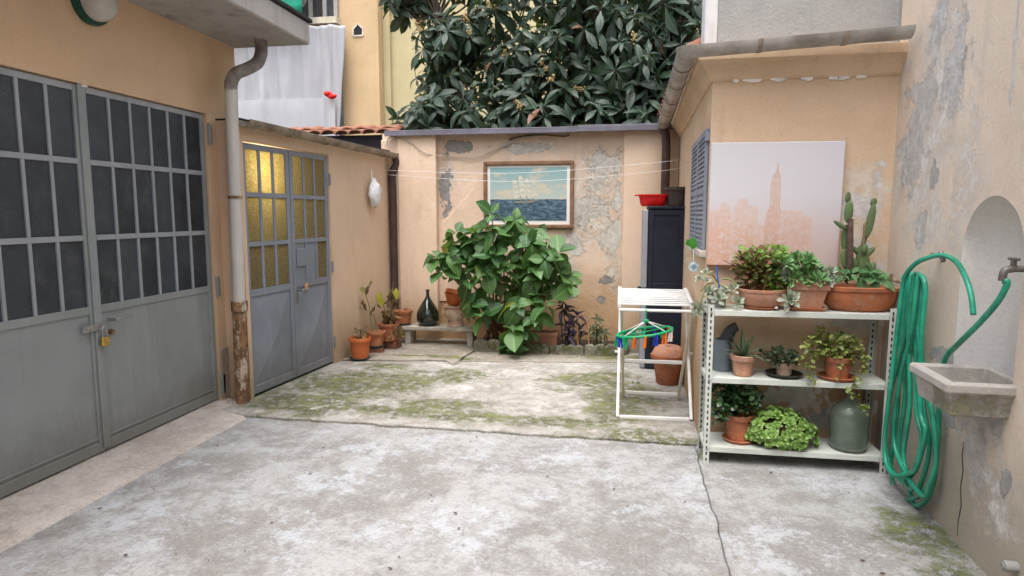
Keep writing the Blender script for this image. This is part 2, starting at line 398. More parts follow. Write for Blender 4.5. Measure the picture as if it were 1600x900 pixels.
m_gutter2 = plain('dull_brown_gutter', (.27, .225, .18), .55, .35, 6, .2, metal=.1, c2=(.16, .125, .095))
m_brownpipe = plain('brown_pipe', (.07, .04, .035), .4, .2, 8, .05)
m_tile = plain('roof_tile_clay', (.26, .115, .075), .85, .35, 9, .5, 70)
m_zinc = plain('coping_metal', (.17, .16, .19), .4, .2, 3, .05, metal=.4)
m_fascia = plain('dark_timber', (.035, .03, .035), .8)
m_steel = plain('bare_steel', (.42, .42, .43), .35, .15, 20, .05, metal=.8)
m_brass = plain('brass', (.55, .36, .10), .35, .2, 25, .05, metal=.8)
m_white = plain('white_plastic', (.75, .75, .75), .4, .05, 5, 0)

def wired_glass(name, c):
    m = M(name, .22, .5); n1 = m.noise(3., 4, .6); ob = m.ramp(m.n('ShaderNodeObjectInfo').outputs['Random'], 0, 1, 0, .6); m.color(m.mix(ob, m.mix(m.ramp(n1, .3, .7), tuple(x * .7 for x in c), tuple(x * 1.3 for x in c)), tuple(x * 2.0 for x in c)))
    m.bump(m.vor(95), .35, .004); m.bump(m.noise(30, 3), .12, .004)
    sp = m.ramp(m.noise(60, 2, .5), .72, .76); m.rough(m.ramp(n1, .3, .7, .27, .42)); c0_ = m.b.inputs['Base Color'].links[0].from_socket; m.color(m.mix(m.math('MULTIPLY', m.ramp(m.noise(70, 4, .8), .62, .68), .5), m.mix(m.math('MULTIPLY', m.ramp(m.noise(6, 8, .8), .5, .66), .35), c0_, (.10, .10, .095)), (.22, .22, .2))); return m.m
m_pane_dark = wired_glass('textured_dark_glass', (.028, .036, .045))
def amber():
    m = M('amber_cathedral_glass', .25, .5); m.color((.40, .33, .15)); m.bump(m.vor(60), .9, .02)
    m.color(m.mix(m.ramp(m.vor(60), .1, .6), (.5, .45, .27), (.30, .26, .14)))
    oi = m.n('ShaderNodeObjectInfo').outputs['Random']; tc = m.mix(oi, (.95, .89, .64), (.66, .59, .38)); tc = m.mix(m.ramp(m.vor(60), .1, .6), tc, (.6, .52, .3))
    tr = m.n('ShaderNodeBsdfTranslucent'); m.put(tr.inputs[0], tc)
    mx = m.n('ShaderNodeMixShader'); mx.inputs[0].default_value = .62; o = m.t.nodes['Material Output']
    m.t.links.new(m.b.outputs[0], mx.inputs[1]); m.t.links.new(tr.outputs[0], mx.inputs[2]); m.t.links.new(mx.outputs[0], o.inputs[0]); return m.m
m_amber = amber()

# ================================================================== GROUND
g = MB().box(-400, 400, -400, 400, -.3, -.045).build('ground', concrete('earth', (.16, .14, .12), (.1, .085, .07), (.12, .1, .07)), kind='structure')
def ragged(a, b, n, amp, seed):
    a, b = V(a), V(b); d = (b - a); nn = V((-d.y, d.x, 0)).normalized(); out = []
    for i in range(n + 1):
        t = i / n; k = 0 if i in (0, n) else amp * (mnoise.noise(V((t * n * .35, seed, 0))) + .5 * mnoise.noise(V((t * n * .9, seed + 9, 0))))
        out.append(a + d * t + nn * k)
    return out
gA = atZ(385, 652); gB = atZ(1085, 697); gC = atZ(1142, 900); gC = gB + (gC - gB) * 3.2
def slab(name, poly, z0, z1, mat, bevel=.006):
    return MB().prism([V((p.x, p.y, z0)) for p in poly], (0, 0, z1 - z0)).build(name, mat, None, bevel=bevel, kind='structure')
thrL = V((-2.885, -2.4, 0)); gA = V((-2.885, gA.y, 0))
edge1 = ragged(gA, gB, 46, .035, 3); edge2 = ragged(gB, gC, 60, .02, 5)
Gm = concrete('yard_concrete', (.405, .405, .405), (.245, .235, .225), (.29, .272, .25), seed=1, bright=(.47, .485, .52))
slab('near_slab', [thrL] + edge1 + edge2[1:] + [V((gC.x, -2.4, 0))], -.045, 0, Gm)
off = lambda pts, dx, dy: [V((p.x + dx, p.y + dy, 0)) for p in pts]
R1 = PR.p(-.15, 0); R2 = PR.p(7.2, 0)
strip_mat = concrete('side_strip_concrete', (.41, .41, .405), (.26, .25, .24), (.30, .285, .26), seed=6, bright=(.49, .50, .53),
    moss=[((1.50, 3.35, 0), (.2, .35, .3)), ((.62, 4.28, 0), (.18, .1, .3)), ((1.5, 2.9, 0), (.2, .3, .3))])
slab('side_slab', off(edge2, .004, -.002) + [V((R2.x + .02, -2.4, 0)), V((R1.x + .02, 4.47, 0)), V((gB.x + .008, 4.47, 0))], -.045, .002, strip_mat)
def gm(x, y, rx, ry): p = atZ(x, y); return ((p.x, p.y, 0), (rx, ry, .3))
moss = [gm(560, 600, .5, .4), gm(470, 630, .6, .25), gm(640, 590, .45, .3), gm(700, 650, .6, .22), gm(560, 640, .5, .2), gm(620, 645, .5, .2), gm(760, 655, .5, .18), gm(930, 600, .5, .4), gm(950, 590, .3, .3), gm(900, 665, .5, .16), gm(1000, 680, .3, .14), gm(1030, 690, .4, .12), gm(1000, 620, .3, .4), gm(720, 590, .4, .3), gm(600, 575, .4, .2), gm(440, 640, .4, .15), gm(540, 605, .8, .7), gm(500, 630, .6, .5), gm(620, 600, .6, .5), gm(680, 640, .5, .25), gm(960, 640, .4, .6), gm(980, 690, .5, .14)]
mossmat = concrete('mossy_concrete', (.45, .43, .40), (.27, .255, .225), (.34, .30, .25), seed=3, moss=moss, bright=(.58, .56, .54))
rearL, rearR = atZ(545, 568), atZ(960, 566)
edge3 = ragged(V((-3.2, rearL.y, 0)), V((.75, rearR.y, 0)), 44, .03, 8)
slab('mossy_slab', off(edge1, 0, .006) + [V((.75, gB.y + .02, 0))] + edge3[::-1] + [V((-3.3, 4.6, 0)), V((-2.9, gA.y + .012, 0))], -.045, .018, mossmat)
rear_mat = concrete('rear_concrete', (.36, .33, .28), (.24, .21, .175), (.30, .26, .19), seed=8,
    moss=[gm(690, 562, .35, .1), gm(640, 560, .3, .06), gm(730, 565, .2, .08), gm(950, 562, .4, .2), gm(1020, 585, .4, .5), gm(560, 560, .2, .15)])
mid = ragged(V((-1.72, rearL.y + .02, 0)), V((-1.62, 7.75, 0)), 14, .02, 2)
slab('rear_slab', off(edge3[:16], 0, .018) + mid + [V((-3.3, 7.75, 0))], -.045, .034, rear_mat)
slab('rear_slab', off(edge3[16:], 0, .014) + [V((.75, 7.75, 0))] + off(mid[::-1], .02, 0), -.045, .026, rear_mat)
# sloping threshold before the garage door
th = MB()
def thf(u, v):
    y = -2.4 + v * 7.26; x = -3.36 + u * .47; z = .035 * (1 - u) ** 1.4 + .004 * mnoise.noise(V((x * 5, y * 3, 0)))
    return V((x + (.012 * mnoise.noise(V((y * 4, 1, 0))) if u > .9 else 0), y, z if u < 1 else -.02))
th.grid(thf, 8, 80).build('threshold_strip', concrete('threshold_concrete', (.58, .53, .48), (.42, .37, .33), (.48, .42, .36), seed=12), None, smooth='all', kind='structure')
# litter: dead scraps and grit nobody could count
lt = MB()
for _ in range(240):
    x, y = rnd.uniform(-2.8, 1.5), rnd.uniform(1.2, 7); r = rnd.choice((.004, .006, .006, .01, .014)); a = rnd.uniform(0, 6.3)
    c = V((x, y, .008)); e = V((math.cos(a), math.sin(a), 0)); f2 = V((-e.y, e.x, 0)) * rnd.uniform(.3, .7)
    lt.add([c - e * r, c + f2 * r + V((0, 0, .004)), c + e * r * 1.2 + V((0, 0, .003)), c - f2 * r], [(0, 1, 2, 3)])
lt.build('litter', plain('dead_scraps', (.10, .07, .045), .9, .5, 30), kind='stuff')['label'] = 'dead leaf scraps and grit strewn over the concrete'
# moss tuft in the joint before the bench
def tuft(name, pts, mat, h, n, spread, label):
    b = MB()
    for _ in range(n):
        p = V(rnd.choice(pts)) + V((jit(spread), jit(spread * .6), 0)); hh = h * rnd.uniform(.5, 1.2); d = V((jit(.6), jit(.6), 1)) * hh; w = V((d.y, -d.x, 0)).normalized() * hh * .22
        b.add([p - w, p + w, p + d], [(0, 1, 2)])
    o = b.build(name, mat, kind='stuff'); o['label'] = label; return o
m_moss = leafmat('moss_green', (.06, .085, .02), (.13, .16, .04), .8, .2, vein=False)
tuft('moss', [atZ(x, y, .012) for x, y in [(660, 561), (675, 562), (690, 563), (700, 563), (712, 565), (722, 563), (730, 561), (708, 560), (640, 561)]], m_moss, .018, 900, .035, 'moss filling the joint before the bench')
tuft('joint_moss', [V((p.x, p.y, .0)) for p in edge1[2:]] + [PR.p(t * .1, 0, .012) for t in range(3, 17)] + [V((-2.9, 4.55, 0))], m_moss, .010, 1500, .035, 'thin moss growing along the slab joint and the wall foot')
tuft('weeds', [atZ(x, y, .01) for x, y in [(905, 560), (915, 561), (940, 558), (548, 564), (995, 600)]], leafmat('weed_green', (.06, .11, .03), (.12, .2, .05), .5, .2, vein=False), .03, 160, .04, 'small weeds sprouting at the foot of the edging')

# ================================================================== GARAGE
gar = thing('garage_building', 'orange plastered garage with wide grey metal doors and concrete eave', 'building', (-3.31, 3.58, 0))
Y0 = lambda y: y + 2.5                        # garage s from world Y
DL, DM, DR, DT = 2.36, 3.575, 4.785, 2.40     # door left, middle, right, top
w = MB()
w.pbox(PG, 0, Y0(DL), -.05, 3.02, -4, 0); w.pbox(PG, Y0(DR), Y0(5.21), -.05, 3.02, -4, 0); w.pbox(PG, Y0(DL), Y0(DR), DT, 3.02, -4, 0); w.pbox(PG, Y0(DL), Y0(DR), -.05, DT, -4, -.14)
w.build('wall', m_garage, gar)
MB().pbox(PG, Y0(DR) + .012, Y0(4.90), -.05, .47, -.02, .012).build('plinth', concrete('plinth_concrete', (.40, .33, .27), (.28, .22, .18), (.33, .27, .2), seed=31), gar, bevel=.006)
def grey_leaf(ya, yb, left):
    s0, s1 = Y0(ya) + .004, Y0(yb) - .004; O = -.025; zb = .045
    lf = MB(); lf.pbox(PG, s0 + .03, s1 - .03, zb + .05, .98, O - .03, O - .012); lf_o = lf.build('door_leaf', m_gdoor, gar, label='grey sheet metal garage door leaf glazed with dark textured panes')
    def piece(name, *a, mat=m_gdoor, bevel=.003): return MB().pbox(PG, *a).build(name, mat, lf_o, bevel=bevel)
    piece('stile', s0, s0 + .045, zb, DT - .006, O - .04, O); piece('stile', s1 - .045, s1, zb, DT - .006, O - .04, O)
    sa, sb = s0 + .045, s1 - .045
    for z, hh in ((DT - .026, .04), (1.925, .035), (1.447, .035), (.985, .05), (zb + .035, .07)):
        piece('rail', sa, sb, z - hh / 2, z + hh / 2, O - .038, O - .002, mat=m_gbar if z > 1 else m_gdoor)
    piece('kick_strip', sa, sb, zb + .085, zb + .1, O - .03, O - .004)
    rows = ((1.0095, 1.43), (1.464, 1.908), (1.942, DT - .046))
    pitch = (sb - sa) / 6
    for k in range(1, 6):
        for z0, z1 in rows: piece('glazing_bar', sa + k * pitch - .011, sa + k * pitch + .011, z0, z1, O - .034, O - .004, bevel=.002, mat=m_gbar)
    for k in range(6):
        a, b = sa + k * pitch + (.011 if k else 0), sa + (k + 1) * pitch - (.011 if k < 5 else 0)
        for z0, z1 in rows:
            t = jit(.002); q = MB(); q.hexa([PG.p(a, z0, O - .016 + t), PG.p(b, z0, O - .016 - t), PG.p(b, z0, O - .024), PG.p(a, z0, O - .024), PG.p(a, z1, O - .016 + jit(.002)), PG.p(b, z1, O - .016 + jit(.002)), PG.p(b, z1, O - .024), PG.p(a, z1, O - .024)])
            q.build('pane', m_pane_dark, lf_o)
    if not left:
        piece('cover_strip', s0 - .03, s0 + .03, zb + .02, DT + .035, O + .001, O + .012)
        MB().pbox(PG, s0 + .0, s0 + .045, DT - .015, DT + .03, O + .013, O + .016).build('number_plate', m_white, lf_o)
        hz = .905; hs_ = s0 + .10
        h = MB(); h.tube([PG.p(hs_, hz, O - .01), PG.p(hs_, hz, O + .045)], .011, 8); h.tube([PG.p(hs_ - .005, hz, O + .045), PG.p(hs_ + .06, hz + .006, O + .05), PG.p(hs_ + .14, hz + .004, O + .045)], [.011, .01, .008], 8); h.build('handle', m_steel, lf_o, smooth=True)
        MB().tube([PG.p(hs_ + .01, hz - .085, O - .012), PG.p(hs_ + .01, hz - .085, O + .014)],   .017, 12).build('lock_cylinder', m_rust, lf_o, smooth=True)
        for z in (2.24, 1.0, .17):
            hg = MB(); hg.pbox(PG, s1 + .006, s1 + .05, z - .08, z + .08, -.02, .012); hg.tube([PG.p(s1 + .006, z - .085, .012), PG.p(s1 + .006, z + .085, .012)], .012, 8); hg.build('hinge', m_gdoor, lf_o)
    return lf_o
grey_leaf(DL, DM, True); rl = grey_leaf(DM, DR, False)
MB().pbox(PG, Y0(DL), Y0(DR), .0, .052, -.12, -.06).build('door_sill', m_dkrubber, gar)
# hasp and padlock
hp = MB(); zc = .875; sc0 = Y0(DM); hp.pbox(PG, sc0 - .13, sc0 + .03, zc - .022, zc + .022, -.012, -.005)
for a in (-.105, -.07): hp.tube([PG.p(sc0 + a, zc, -.006), PG.p(sc0 + a, zc, .002)], .011, 8)
hp.build('hasp', m_steel, rl)
pk = thing('padlock', 'small brass padlock hanging from the steel hasp of the garage door', 'padlock', PG.p(sc0 + .012, zc - .12, .012))
b = MB(); b.pbox(PG, sc0 - .015, sc0 + .045, zc - .13, zc - .07, .0, .024); b.build('body', m_brass, pk, bevel=.005)
MB().tube(spline([PG.p(sc0 - .002, zc - .075, .012), PG.p(sc0 - .002, zc - .02, .012), PG.p(sc0 + .015, zc + .002, .012), PG.p(sc0 + .032, zc - .02, .012), PG.p(sc0 + .032, zc - .075, .012)], 5), .005, 8).build('shackle', m_steel, pk, smooth='all')
# eave slab
es = MB()
def eav(u, v): return V((-3.31 + u * .67, -2.5 + v * 7.76, 0))
es.box(-7.3, -2.635, -2.5, 5.262, 3.021, 3.20); eo = es.build('eave_slab', m_slab, gar, bevel=.012)
MB().box(-7.3, -2.615, -2.5, 5.285, 3.202, 3.235).build('drip_edge', plain('black_felt', (.03, .03, .032), .8), eo, bevel=.006)
# downpipe with swan neck
pa_, pb_2, pc_2 = atY(361, 150, 4.80), atY(374, 480, 4.80), atY(379, 625, 4.80)
q = [atY(407, 60, 5.05) + V((0, 0, .06)), atY(407, 62, 5.05), atY(408, 82, 5.05), atY(402, 98, 5.0), atY(385, 108, 4.90), atY(369, 115, 4.82), atY(361, 130, 4.80), pa_]
dp = MB().tube(spline(q, 6), .050, 14).build('downpipe_neck', plain('grey_pipe', (.24, .215, .195), .5, .35, 9), gar, smooth=True)
MB().tube([pa_ + V((0, 0, .05)), pa_.lerp(pb_2, .5), pb_2], .051, 16).build('downpipe', m_pipe_white, gar, smooth=True)
MB().tube([pb_2 + V((0, 0, .02)), pb_2.lerp(pc_2, .5), V((pc_2.x, pc_2.y, -.02))], [.055, .058, .055], 16).build('cast_iron_foot', m_rust, gar, smooth=True, label='rust eaten iron foot of the white downpipe')
MB().tube([pb_2 - V((0, 0, .03)), pb_2 + V((0, 0, .05))], .067, 16).build('pipe_socket', m_rust, gar, smooth=True)
pk2 = pa_.lerp(pb_2, .47); MB().tube([pk2 - V((0, 0, .012)), pk2 + V((0, 0, .012))], .056, 16).build('pipe_clamp', m_rust, gar, smooth=True)
cm = MB(); cm.ball((pc_2.x - .06, 4.80, .0), (.11, .08, .04), 12, 6)
for i, p in enumerate(cm.v): cm.v[i] = p + V((0, 0, .012)) * mnoise.noise(p * 18)
tag(cm.build('mortar_lump', concrete('mortar', (.5, .42, .37), (.34, .28, .24), (.4, .32, .27), seed=40), smooth='all'), 'pinkish mortar lump at the foot of the rusty pipe', 'mortar')
# wall lamp
lp_s, lp_z = PG.px(137, 4); lp = thing('wall_lamp', 'round milky bulkhead lamp with dark green base above the garage door', 'lamp', PG.p(lp_s, lp_z))
Rm = Matrix.Rotation(rad(90), 3, 'Y')
MB().lathe([(.10, 0), (.135, .0), (.14, .02), (.135, .045), (.11, .05)], PG.p(lp_s, lp_z, .002), 28, mat=Rm).build('base', plain('green_enamel', (.01, .07, .045), .35), lp, smooth=True)
MB().lathe([(.115, .045), (.116, .08), (.105, .12), (.075, .15), (.03, .163), (.002, .165)], PG.p(lp_s, lp_z, .002), 28, mat=Rm).build('globe', plain('milky_glass', (.5, .48, .45), .2, .1, 8, 0), lp, smooth=True)

# ================================================================== SHED WITH AMBER GLAZED DOORS
sh = thing('shed_building', 'low peach plastered shed with amber glazed double doors', 'building', PS.p(1.4, 0))
def shtop(s): return 2.30 + .0 * s
sL, _ = PS.px(388, 420); sM, _ = PS.px(461, 420); sR, _ = PS.px(519, 420); sTop = 2.2
SE = PS.L
sS = sL - .045
w = MB(); w.pbox(PS, sS, sL, -.05, 2.36, -.12, 0); w.pbox(PS, sR, SE + .35, -.05, 2.36, -.12, 0); w.pbox(PS, sL, sR, sTop, 2.36, -.12, 0)
w.pbox(PS, sS, SE + .3, -.05, 2.36, -2.2, -2.05); w.pbox(PS, SE + .2, SE + .3, -.05, 2.36, -2.05, -.12); w.pbox(PS, sS, sS + .04, -.05, 2.36, -2.05, -.121)
w.build('wall', m_shed, sh)
MB().pbox(PS, sS + .045, SE + .2, -.02, .012, -2.05, -.121).build('inner_floor', Gm, sh)
MB().pbox(PS, sS, SE + .35, 2.361, 2.375, -2.1, .02).build('roof', m_fascia, sh)
ld = bpy.data.lights.new('shed_bulb', 'POINT'); ld.energy = 16; ld.color = (1, .9, .62); ld.shadow_soft_size = .12
lo = bpy.data.objects.new('shed_bulb', ld); COL.objects.link(lo); lo.location = PS.p(sL + .27, 1.98, -.30)
def amber_leaf(s0, s1, right):
    O = -.02; s0 += .005; s1 -= .005; zb = .04; zt = sTop - .01; m = m_sdoor
    core = MB(); core.pbox(PS, s0 + .02, s1 - .02, zb + .02, .90, O - .03, O - .02)
    L = core.build('door_leaf', m, sh, label='blue grey metal shed door leaf with mail flap and latch' if right else 'blue grey metal shed door leaf glazed with nine amber panes')
    P_ = lambda name, *a, mat=m, bevel=.003: MB().pbox(PS, *a).build(name, mat, L, bevel=bevel)
    st = .05; P_('stile', s0, s0 + st, zb, zt, O - .035, O); P_('stile', s1 - st, s1, zb, zt, O - .035, O)
    a, b = s0 + st, s1 - st; zr = (.92, 1.34, 1.76)
    for z, h in ((zt - .025, .05), (1.76, .04), (1.34, .04), (.92, .06), (zb + .035, .07)): P_('rail', a, b, z - h / 2, z + h / 2, O - .033, O - .002)
    rows = ((.95, 1.32), (1.36, 1.74), (1.78, zt - .05)); pw = (b - a) / 3
    for ri, (z0, z1) in enumerate(rows):
        for k in (1, 2):
            P_('glazing_bar', a + k * pw - .016, a + k * pw + .016, z0, z1, O - .03, O - .003)
        for k in range(3):
            c0, c1 = a + k * pw + (.016 if k else 0), a + (k + 1) * pw - (.016 if k < 2 else 0)
            if right and ri == 0 and k < 2: P_('blank_panel', c0, c1, z0, z1, O - .024, O - .014)
            else: P_('pane', c0, c1, z0, z1, O - .022, O - .016, mat=m_amber, bevel=0)
    if right:
        c0 = a + .012; P_('mail_flap', c0, a + pw - .028, 1.10, 1.27, O - .012, O + .004)
        hz, hs2 = .875, s0 + .035
        MB().pbox(PS, hs2 - .02, hs2 + .02, hz - .12, hz + .03, O + .001, O + .006).build('lock_plate', m_steel, L, bevel=.004)
        h = MB(); h.tube([PS.p(hs2, hz, O), PS.p(hs2, hz, O + .05)], .011, 8); h.tube([PS.p(hs2, hz, O + .05), PS.p(hs2 + .06, hz + .004, O + .055), PS.p(hs2 + .12, hz - .002, O + .05)], [.012, .011, .008], 8); h.build('handle', m_steel, L, smooth=True)
        MB().lathe([(.03, 0), (.035, .01), (.02, .02)], PS.p(s0 + .19, hz + .02, O + .002), 10, mat=Matrix.Rotation(rad(90), 3, 'Y')).build('door_tag', plain('tan_tag', (.55, .3, .16), .6), L)
        for z in (1.95, 1.05, .25): MB().tube([PS.p(s1 + .008, z - .06, .004), PS.p(s1 + .008, z + .06, .004)], .012, 8).build('hinge', m, L)
    # pressed pyramid panel
    z0, z1 = zb + .07, .89; cx, cz = (a + b) / 2, (z0 + z1) / 2; py = MB()
    py.add([PS.p(a, z0, O - .014), PS.p(b, z0, O - .014), PS.p(b, z1, O - .014), PS.p(a, z1, O - .014), PS.p(cx, cz, O + .03), PS.p(a, z0, O - .019), PS.p(b, z0, O - .019), PS.p(b, z1, O - .019), PS.p(a, z1, O - .019)],
           [(0, 1, 4), (1, 2, 4), (2, 3, 4), (3, 0, 4), (5, 8, 7, 6), (0, 5, 6, 1), (1, 6, 7, 2), (2, 7, 8, 3), (3, 8, 5, 0)])
    py.build('pressed_panel', m, L)
amber_leaf(sL, sM, False); amber_leaf(sM, sR, True)
MB().pbox(PS, sL, sR, -.0, .038, -.1, -.03).build('door_sill', m_dkrubber, sh)
# gutter of the shed
def halfpipe(path, r, n=10, t=.006):
    mb = MB(); path = [V(p) for p in path]; vs = []; N = n + 1
    for ring, rr in ((0, r), (1, r - t)):
        for i, p in enumerate(path):
            d = (path[min(i + 1, len(path) - 1)] - path[max(0, i - 1)]).normalized(); sd = d.cross(V((0, 0, 1))).normalized()
            for k in range(N):
                q = math.pi * k / n; vs.append(p + sd * (math.cos(q) * rr) - V((0, 0, 1)) * (math.sin(q) * rr))
    fs = []; m = len(path)
    for ring in (0, 1):
        for i in range(m - 1):
            for k in range(n): a = ring * m * N + i * N + k; fs.append((a, a + 1, a + N + 1, a + N))
    for i in range(m - 1):
        for k in (0, n): a = i * N + k; c = m * N + a; fs.append((a, a + N, c + N, c))
    for i in (0, m - 1):
        for k in range(n): a = i * N + k; c = m * N + a; fs.append((a, a + 1, c + 1, c))
    return mb.add(vs, fs)
g0 = PS.p(-.02, 2.355, .09); s_e, z_e = PS.px(620, 238, .09); g1 = PS.p(SE - .02, 2.33, .09)
gp = [g0 + (g1 - g0) * (i / 6) for i in range(7)]
gt = halfpipe(gp, .062).build('gutter', m_gutter2, sh, smooth=True)
for t in (.22, .43, .66, .86):
    c = g0 + (g1 - g0) * t; d = (g1 - g0).normalized() * .018
    halfpipe([c - d, c + d], .067, 10, .004).build('gutter_joint', m_gutter2, gt, smooth=True)
MB().tube(spline([g1 + V((0, -.06, -.03)), g1 + V((.02, -.05, -.12)), PS.p(SE - .09, 2.1, .06), PS.p(SE - .09, 1.9, .06)], 5) + [PS.p(SE - .09, .04, .06)], .047, 14).build('brown_downpipe', m_brownpipe, sh, smooth=True)
# tiled parapet behind
MB().box(-5.4, -2.88, 7.93, 8.0, 2.37, 2.60).build('fascia_board', m_fascia, sh)
def tile_mesh():
    m = MB(); N = 8
    def half(r, off): return [V((math.cos(math.pi * k / N) * r, 0, math.sin(math.pi * k / N) * r * .62 + off)) for k in range(N + 1)]
    vs = []
    for y, sc_ in ((0, 1), (.42, .85)):
        for r, o_ in ((.1 * sc_, 0), (.085 * sc_, -.002)): vs += [p + V((0, y, y * .22)) for p in half(r, o_)]
    n1 = N + 1; fs = []
    for k in range(N): fs += [(k, k + 1, 2 * n1 + k + 1, 2 * n1 + k), (n1 + k, 3 * n1 + k, 3 * n1 + k + 1, n1 + k + 1), (k, n1 + k, n1 + k + 1, k + 1), (2 * n1 + k, 2 * n1 + k + 1, 3 * n1 + k + 1, 3 * n1 + k)]
    fs += [(0, 2 * n1, 3 * n1, n1), (N, n1 + N, 3 * n1 + N, 2 * n1 + N)]
    return m.add(vs, fs)
tm = tile_mesh().mesh('roof_tile', smooth=True); tm.materials.append(m_tile)
for i in range(13):
    place(tm, 'roof_tile', sh, Matrix.Translation((-2.97 - i * .185, 7.80 + jit(.012), 2.60 + jit(.006))) @ Matrix.Rotation(jit(.04), 4, 'Z') @ Matrix.Rotation(rad(-4), 4, 'X'))
for i in range(10):
    place(tm, 'roof_tile', sh, Matrix.Translation((-3.05 - i * .19, 8.18 + jit(.012), 2.675 + jit(.006))) @ Matrix.Rotation(jit(.05), 4, 'Z'))

# ================================================================== REAR GARDEN WALL
rw = thing('garden_wall', 'peeling peach garden wall with pilasters and metal coping', 'wall', (-1.2, 7.72, 0))
sx = lambda x: x + 2.95
def wallgrid(pl, s0, s1, z0, z1, o, nu, nv, amp=.006):
    return lambda u, v: pl.p(s0 + (s1 - s0) * u, z0 + (z1 - z0) * v, o + amp * mnoise.noise(V(((s0 + (s1 - s0) * u) * 2.2, (z0 + (z1 - z0) * v) * 2.2, o * 9))))
w = MB(); w.grid(wallgrid(PB, sx(-2.95), sx(.75), -.05, 2.58, 0, 0, 0, .012), 60, 40); w.pbox(PB, sx(-2.95), sx(.75), -.05, 2.58, -.25, -.03)
w.build('wall', m_rear, rw, smooth=True)
m_pil = plaster('pilaster_plaster', (.71, .54, .40), (.62, .46, .32), (.6, .5, .4), low=(-.3, .5, (.42, .27, .13)), seed=33, grain=.25, streak=.4)
xl0, xl1 = PB.px(624, 400, .1)[0], PB.px(683, 400, .1)[0]; xr0, xr1 = PB.px(972, 400, .05)[0], PB.px(1040, 400, .05)[0]
MB().pbox(PB, xl0, xl1, -.05, 2.55, -.02, .10).build('pilaster', m_pil, rw, bevel=.008)
MB().pbox(PB, 0, xl0 - .002, -.05, 2.5, -.02, .06).build('corner_pier', m_pil, rw, bevel=.008)
MB().pbox(PB, xr0, xr1 + .12, -.05, 2.56, -.02, .06).build('pilaster', m_pil, rw, bevel=.008)
pts = [(686, 352)]
for (xa_, ya_), (xb_, yb_) in zip([(690, 350), (706, 334), (722, 316), (736, 300), (750, 274)], [(706, 334), (722, 316), (736, 300), (750, 274), (762, 262)]):
    for t in range(5): pts.append((xa_ + (xb_ - xa_) * t / 5 + jit(1.6), ya_ + (yb_ - ya_) * t / 5 + jit(1.6)))
pts += [(770, 262), (770, 470), (686, 470)]
MB().prism([PB.w(x, y, -.012) for x, y in pts][::-1], PB.n * .024).build('newer_plaster', m_pil, rw, bevel=.002)
cp = MB(); cp.pbox(PB, sx(-2.86), sx(-.5), 2.585, 2.60, -.3, .17); cp.pbox(PB, sx(-2.86), sx(-.5), 2.535, 2.5849, .155, .17)
cp.build('coping', m_zinc, rw, bevel=.003)
cp = MB(); cp.pbox(PB, sx(-.52), sx(.62), 2.601, 2.613, -.3, .176); cp.pbox(PB, sx(-.52), sx(.62), 2.54, 2.6009, .171, .18); cp.build('coping', m_zinc, rw, bevel=.003)
# cables on the wall
def wire(name, pts, r, mat, label, cat='cable', sub=8):
    return tag(MB().tube(spline(pts, sub), r, 6).build(name, mat, smooth='all'), label, cat)
m_cable = plain('grey_cable', (.42, .36, .3), .6); m_blackcable = plain('black_cable', (.03, .03, .03), .6)
wire('wall_cable', [PB.w(x, y, .115 if x < 690 else .03) for x, y in [(604, 228), (607, 216), (616, 214), (640, 222), (668, 240), (700, 244), (740, 246), (770, 236), (800, 222), (835, 212)]], .006, m_cable, 'pale loose cable looping below the coping of the garden wall')
wire('wall_cable', [PB.w(x, y, .03) for x, y in [(795, 219), (815, 213), (850, 211), (880, 213), (890, 211)]], .007, m_blackcable, 'short black cable just under the coping above the ship painting')
wire('clothes_line', [PS.p(SE - .25, 2.12, .04), V((-1.2, 7.3, 2.06)), V((.3, 7.1, 2.14)), PA.p(.55, 2.18, .01)], .0022, m_white, 'upper thin white line strung across before the garden wall', 'clothes line')
wire('clothes_line', [PS.p(SE - .25, 2.07, .04), V((-1.2, 7.2, 1.96)), V((.2, 7.0, 2.03)), PA.p(.7, 2.08, .01)], .0022, m_white, 'lower sagging white line strung across before the garden wall', 'clothes line')

# ================================================================== ANNEX ON THE RIGHT
an = thing('annex_building', 'ochre plastered annex with wrap-round zinc gutter and side shutter', 'building', (.9, 4.45, 0))
w = MB(); c0, c1, c2, c3 = V((.565, 4.45, -.05)), V((1.80, 4.45, -.05)), V((1.8, 7.98, -.05)), V((.64, 7.98, -.05))
w.prism([c0, c1, c2, c3], (0, 0, 2.69)); w.build('wall', m_annex, an, bevel=.012)
prof_c = [(-.05, 2.455), (.012, 2.455), (.03, 2.47), (.05, 2.51), (.085, 2.555), (.105, 2.57), (.11, 2.63), (-.05, 2.63)]
def cove(pl, sa, sb, ma, mb):
    n = len(prof_c); b = MB(); return b.add([pl.p(sa - ma * o, z, o) for o, z in prof_c] + [pl.p(sb + mb * o, z, o) for o, z in prof_c], [tuple(range(n)), tuple(range(2 * n - 1, n - 1, -1))] + [(i, (i + 1) % n, n + (i + 1) % n, n + i) for i in range(n)])
cove(PF, 0, 1.2, .99, 0).build('cornice', m_annex, an, bevel=.003)
cove(PA, -.1, PA.L, 0, .99).build('cornice', m_annex, an, bevel=.004)
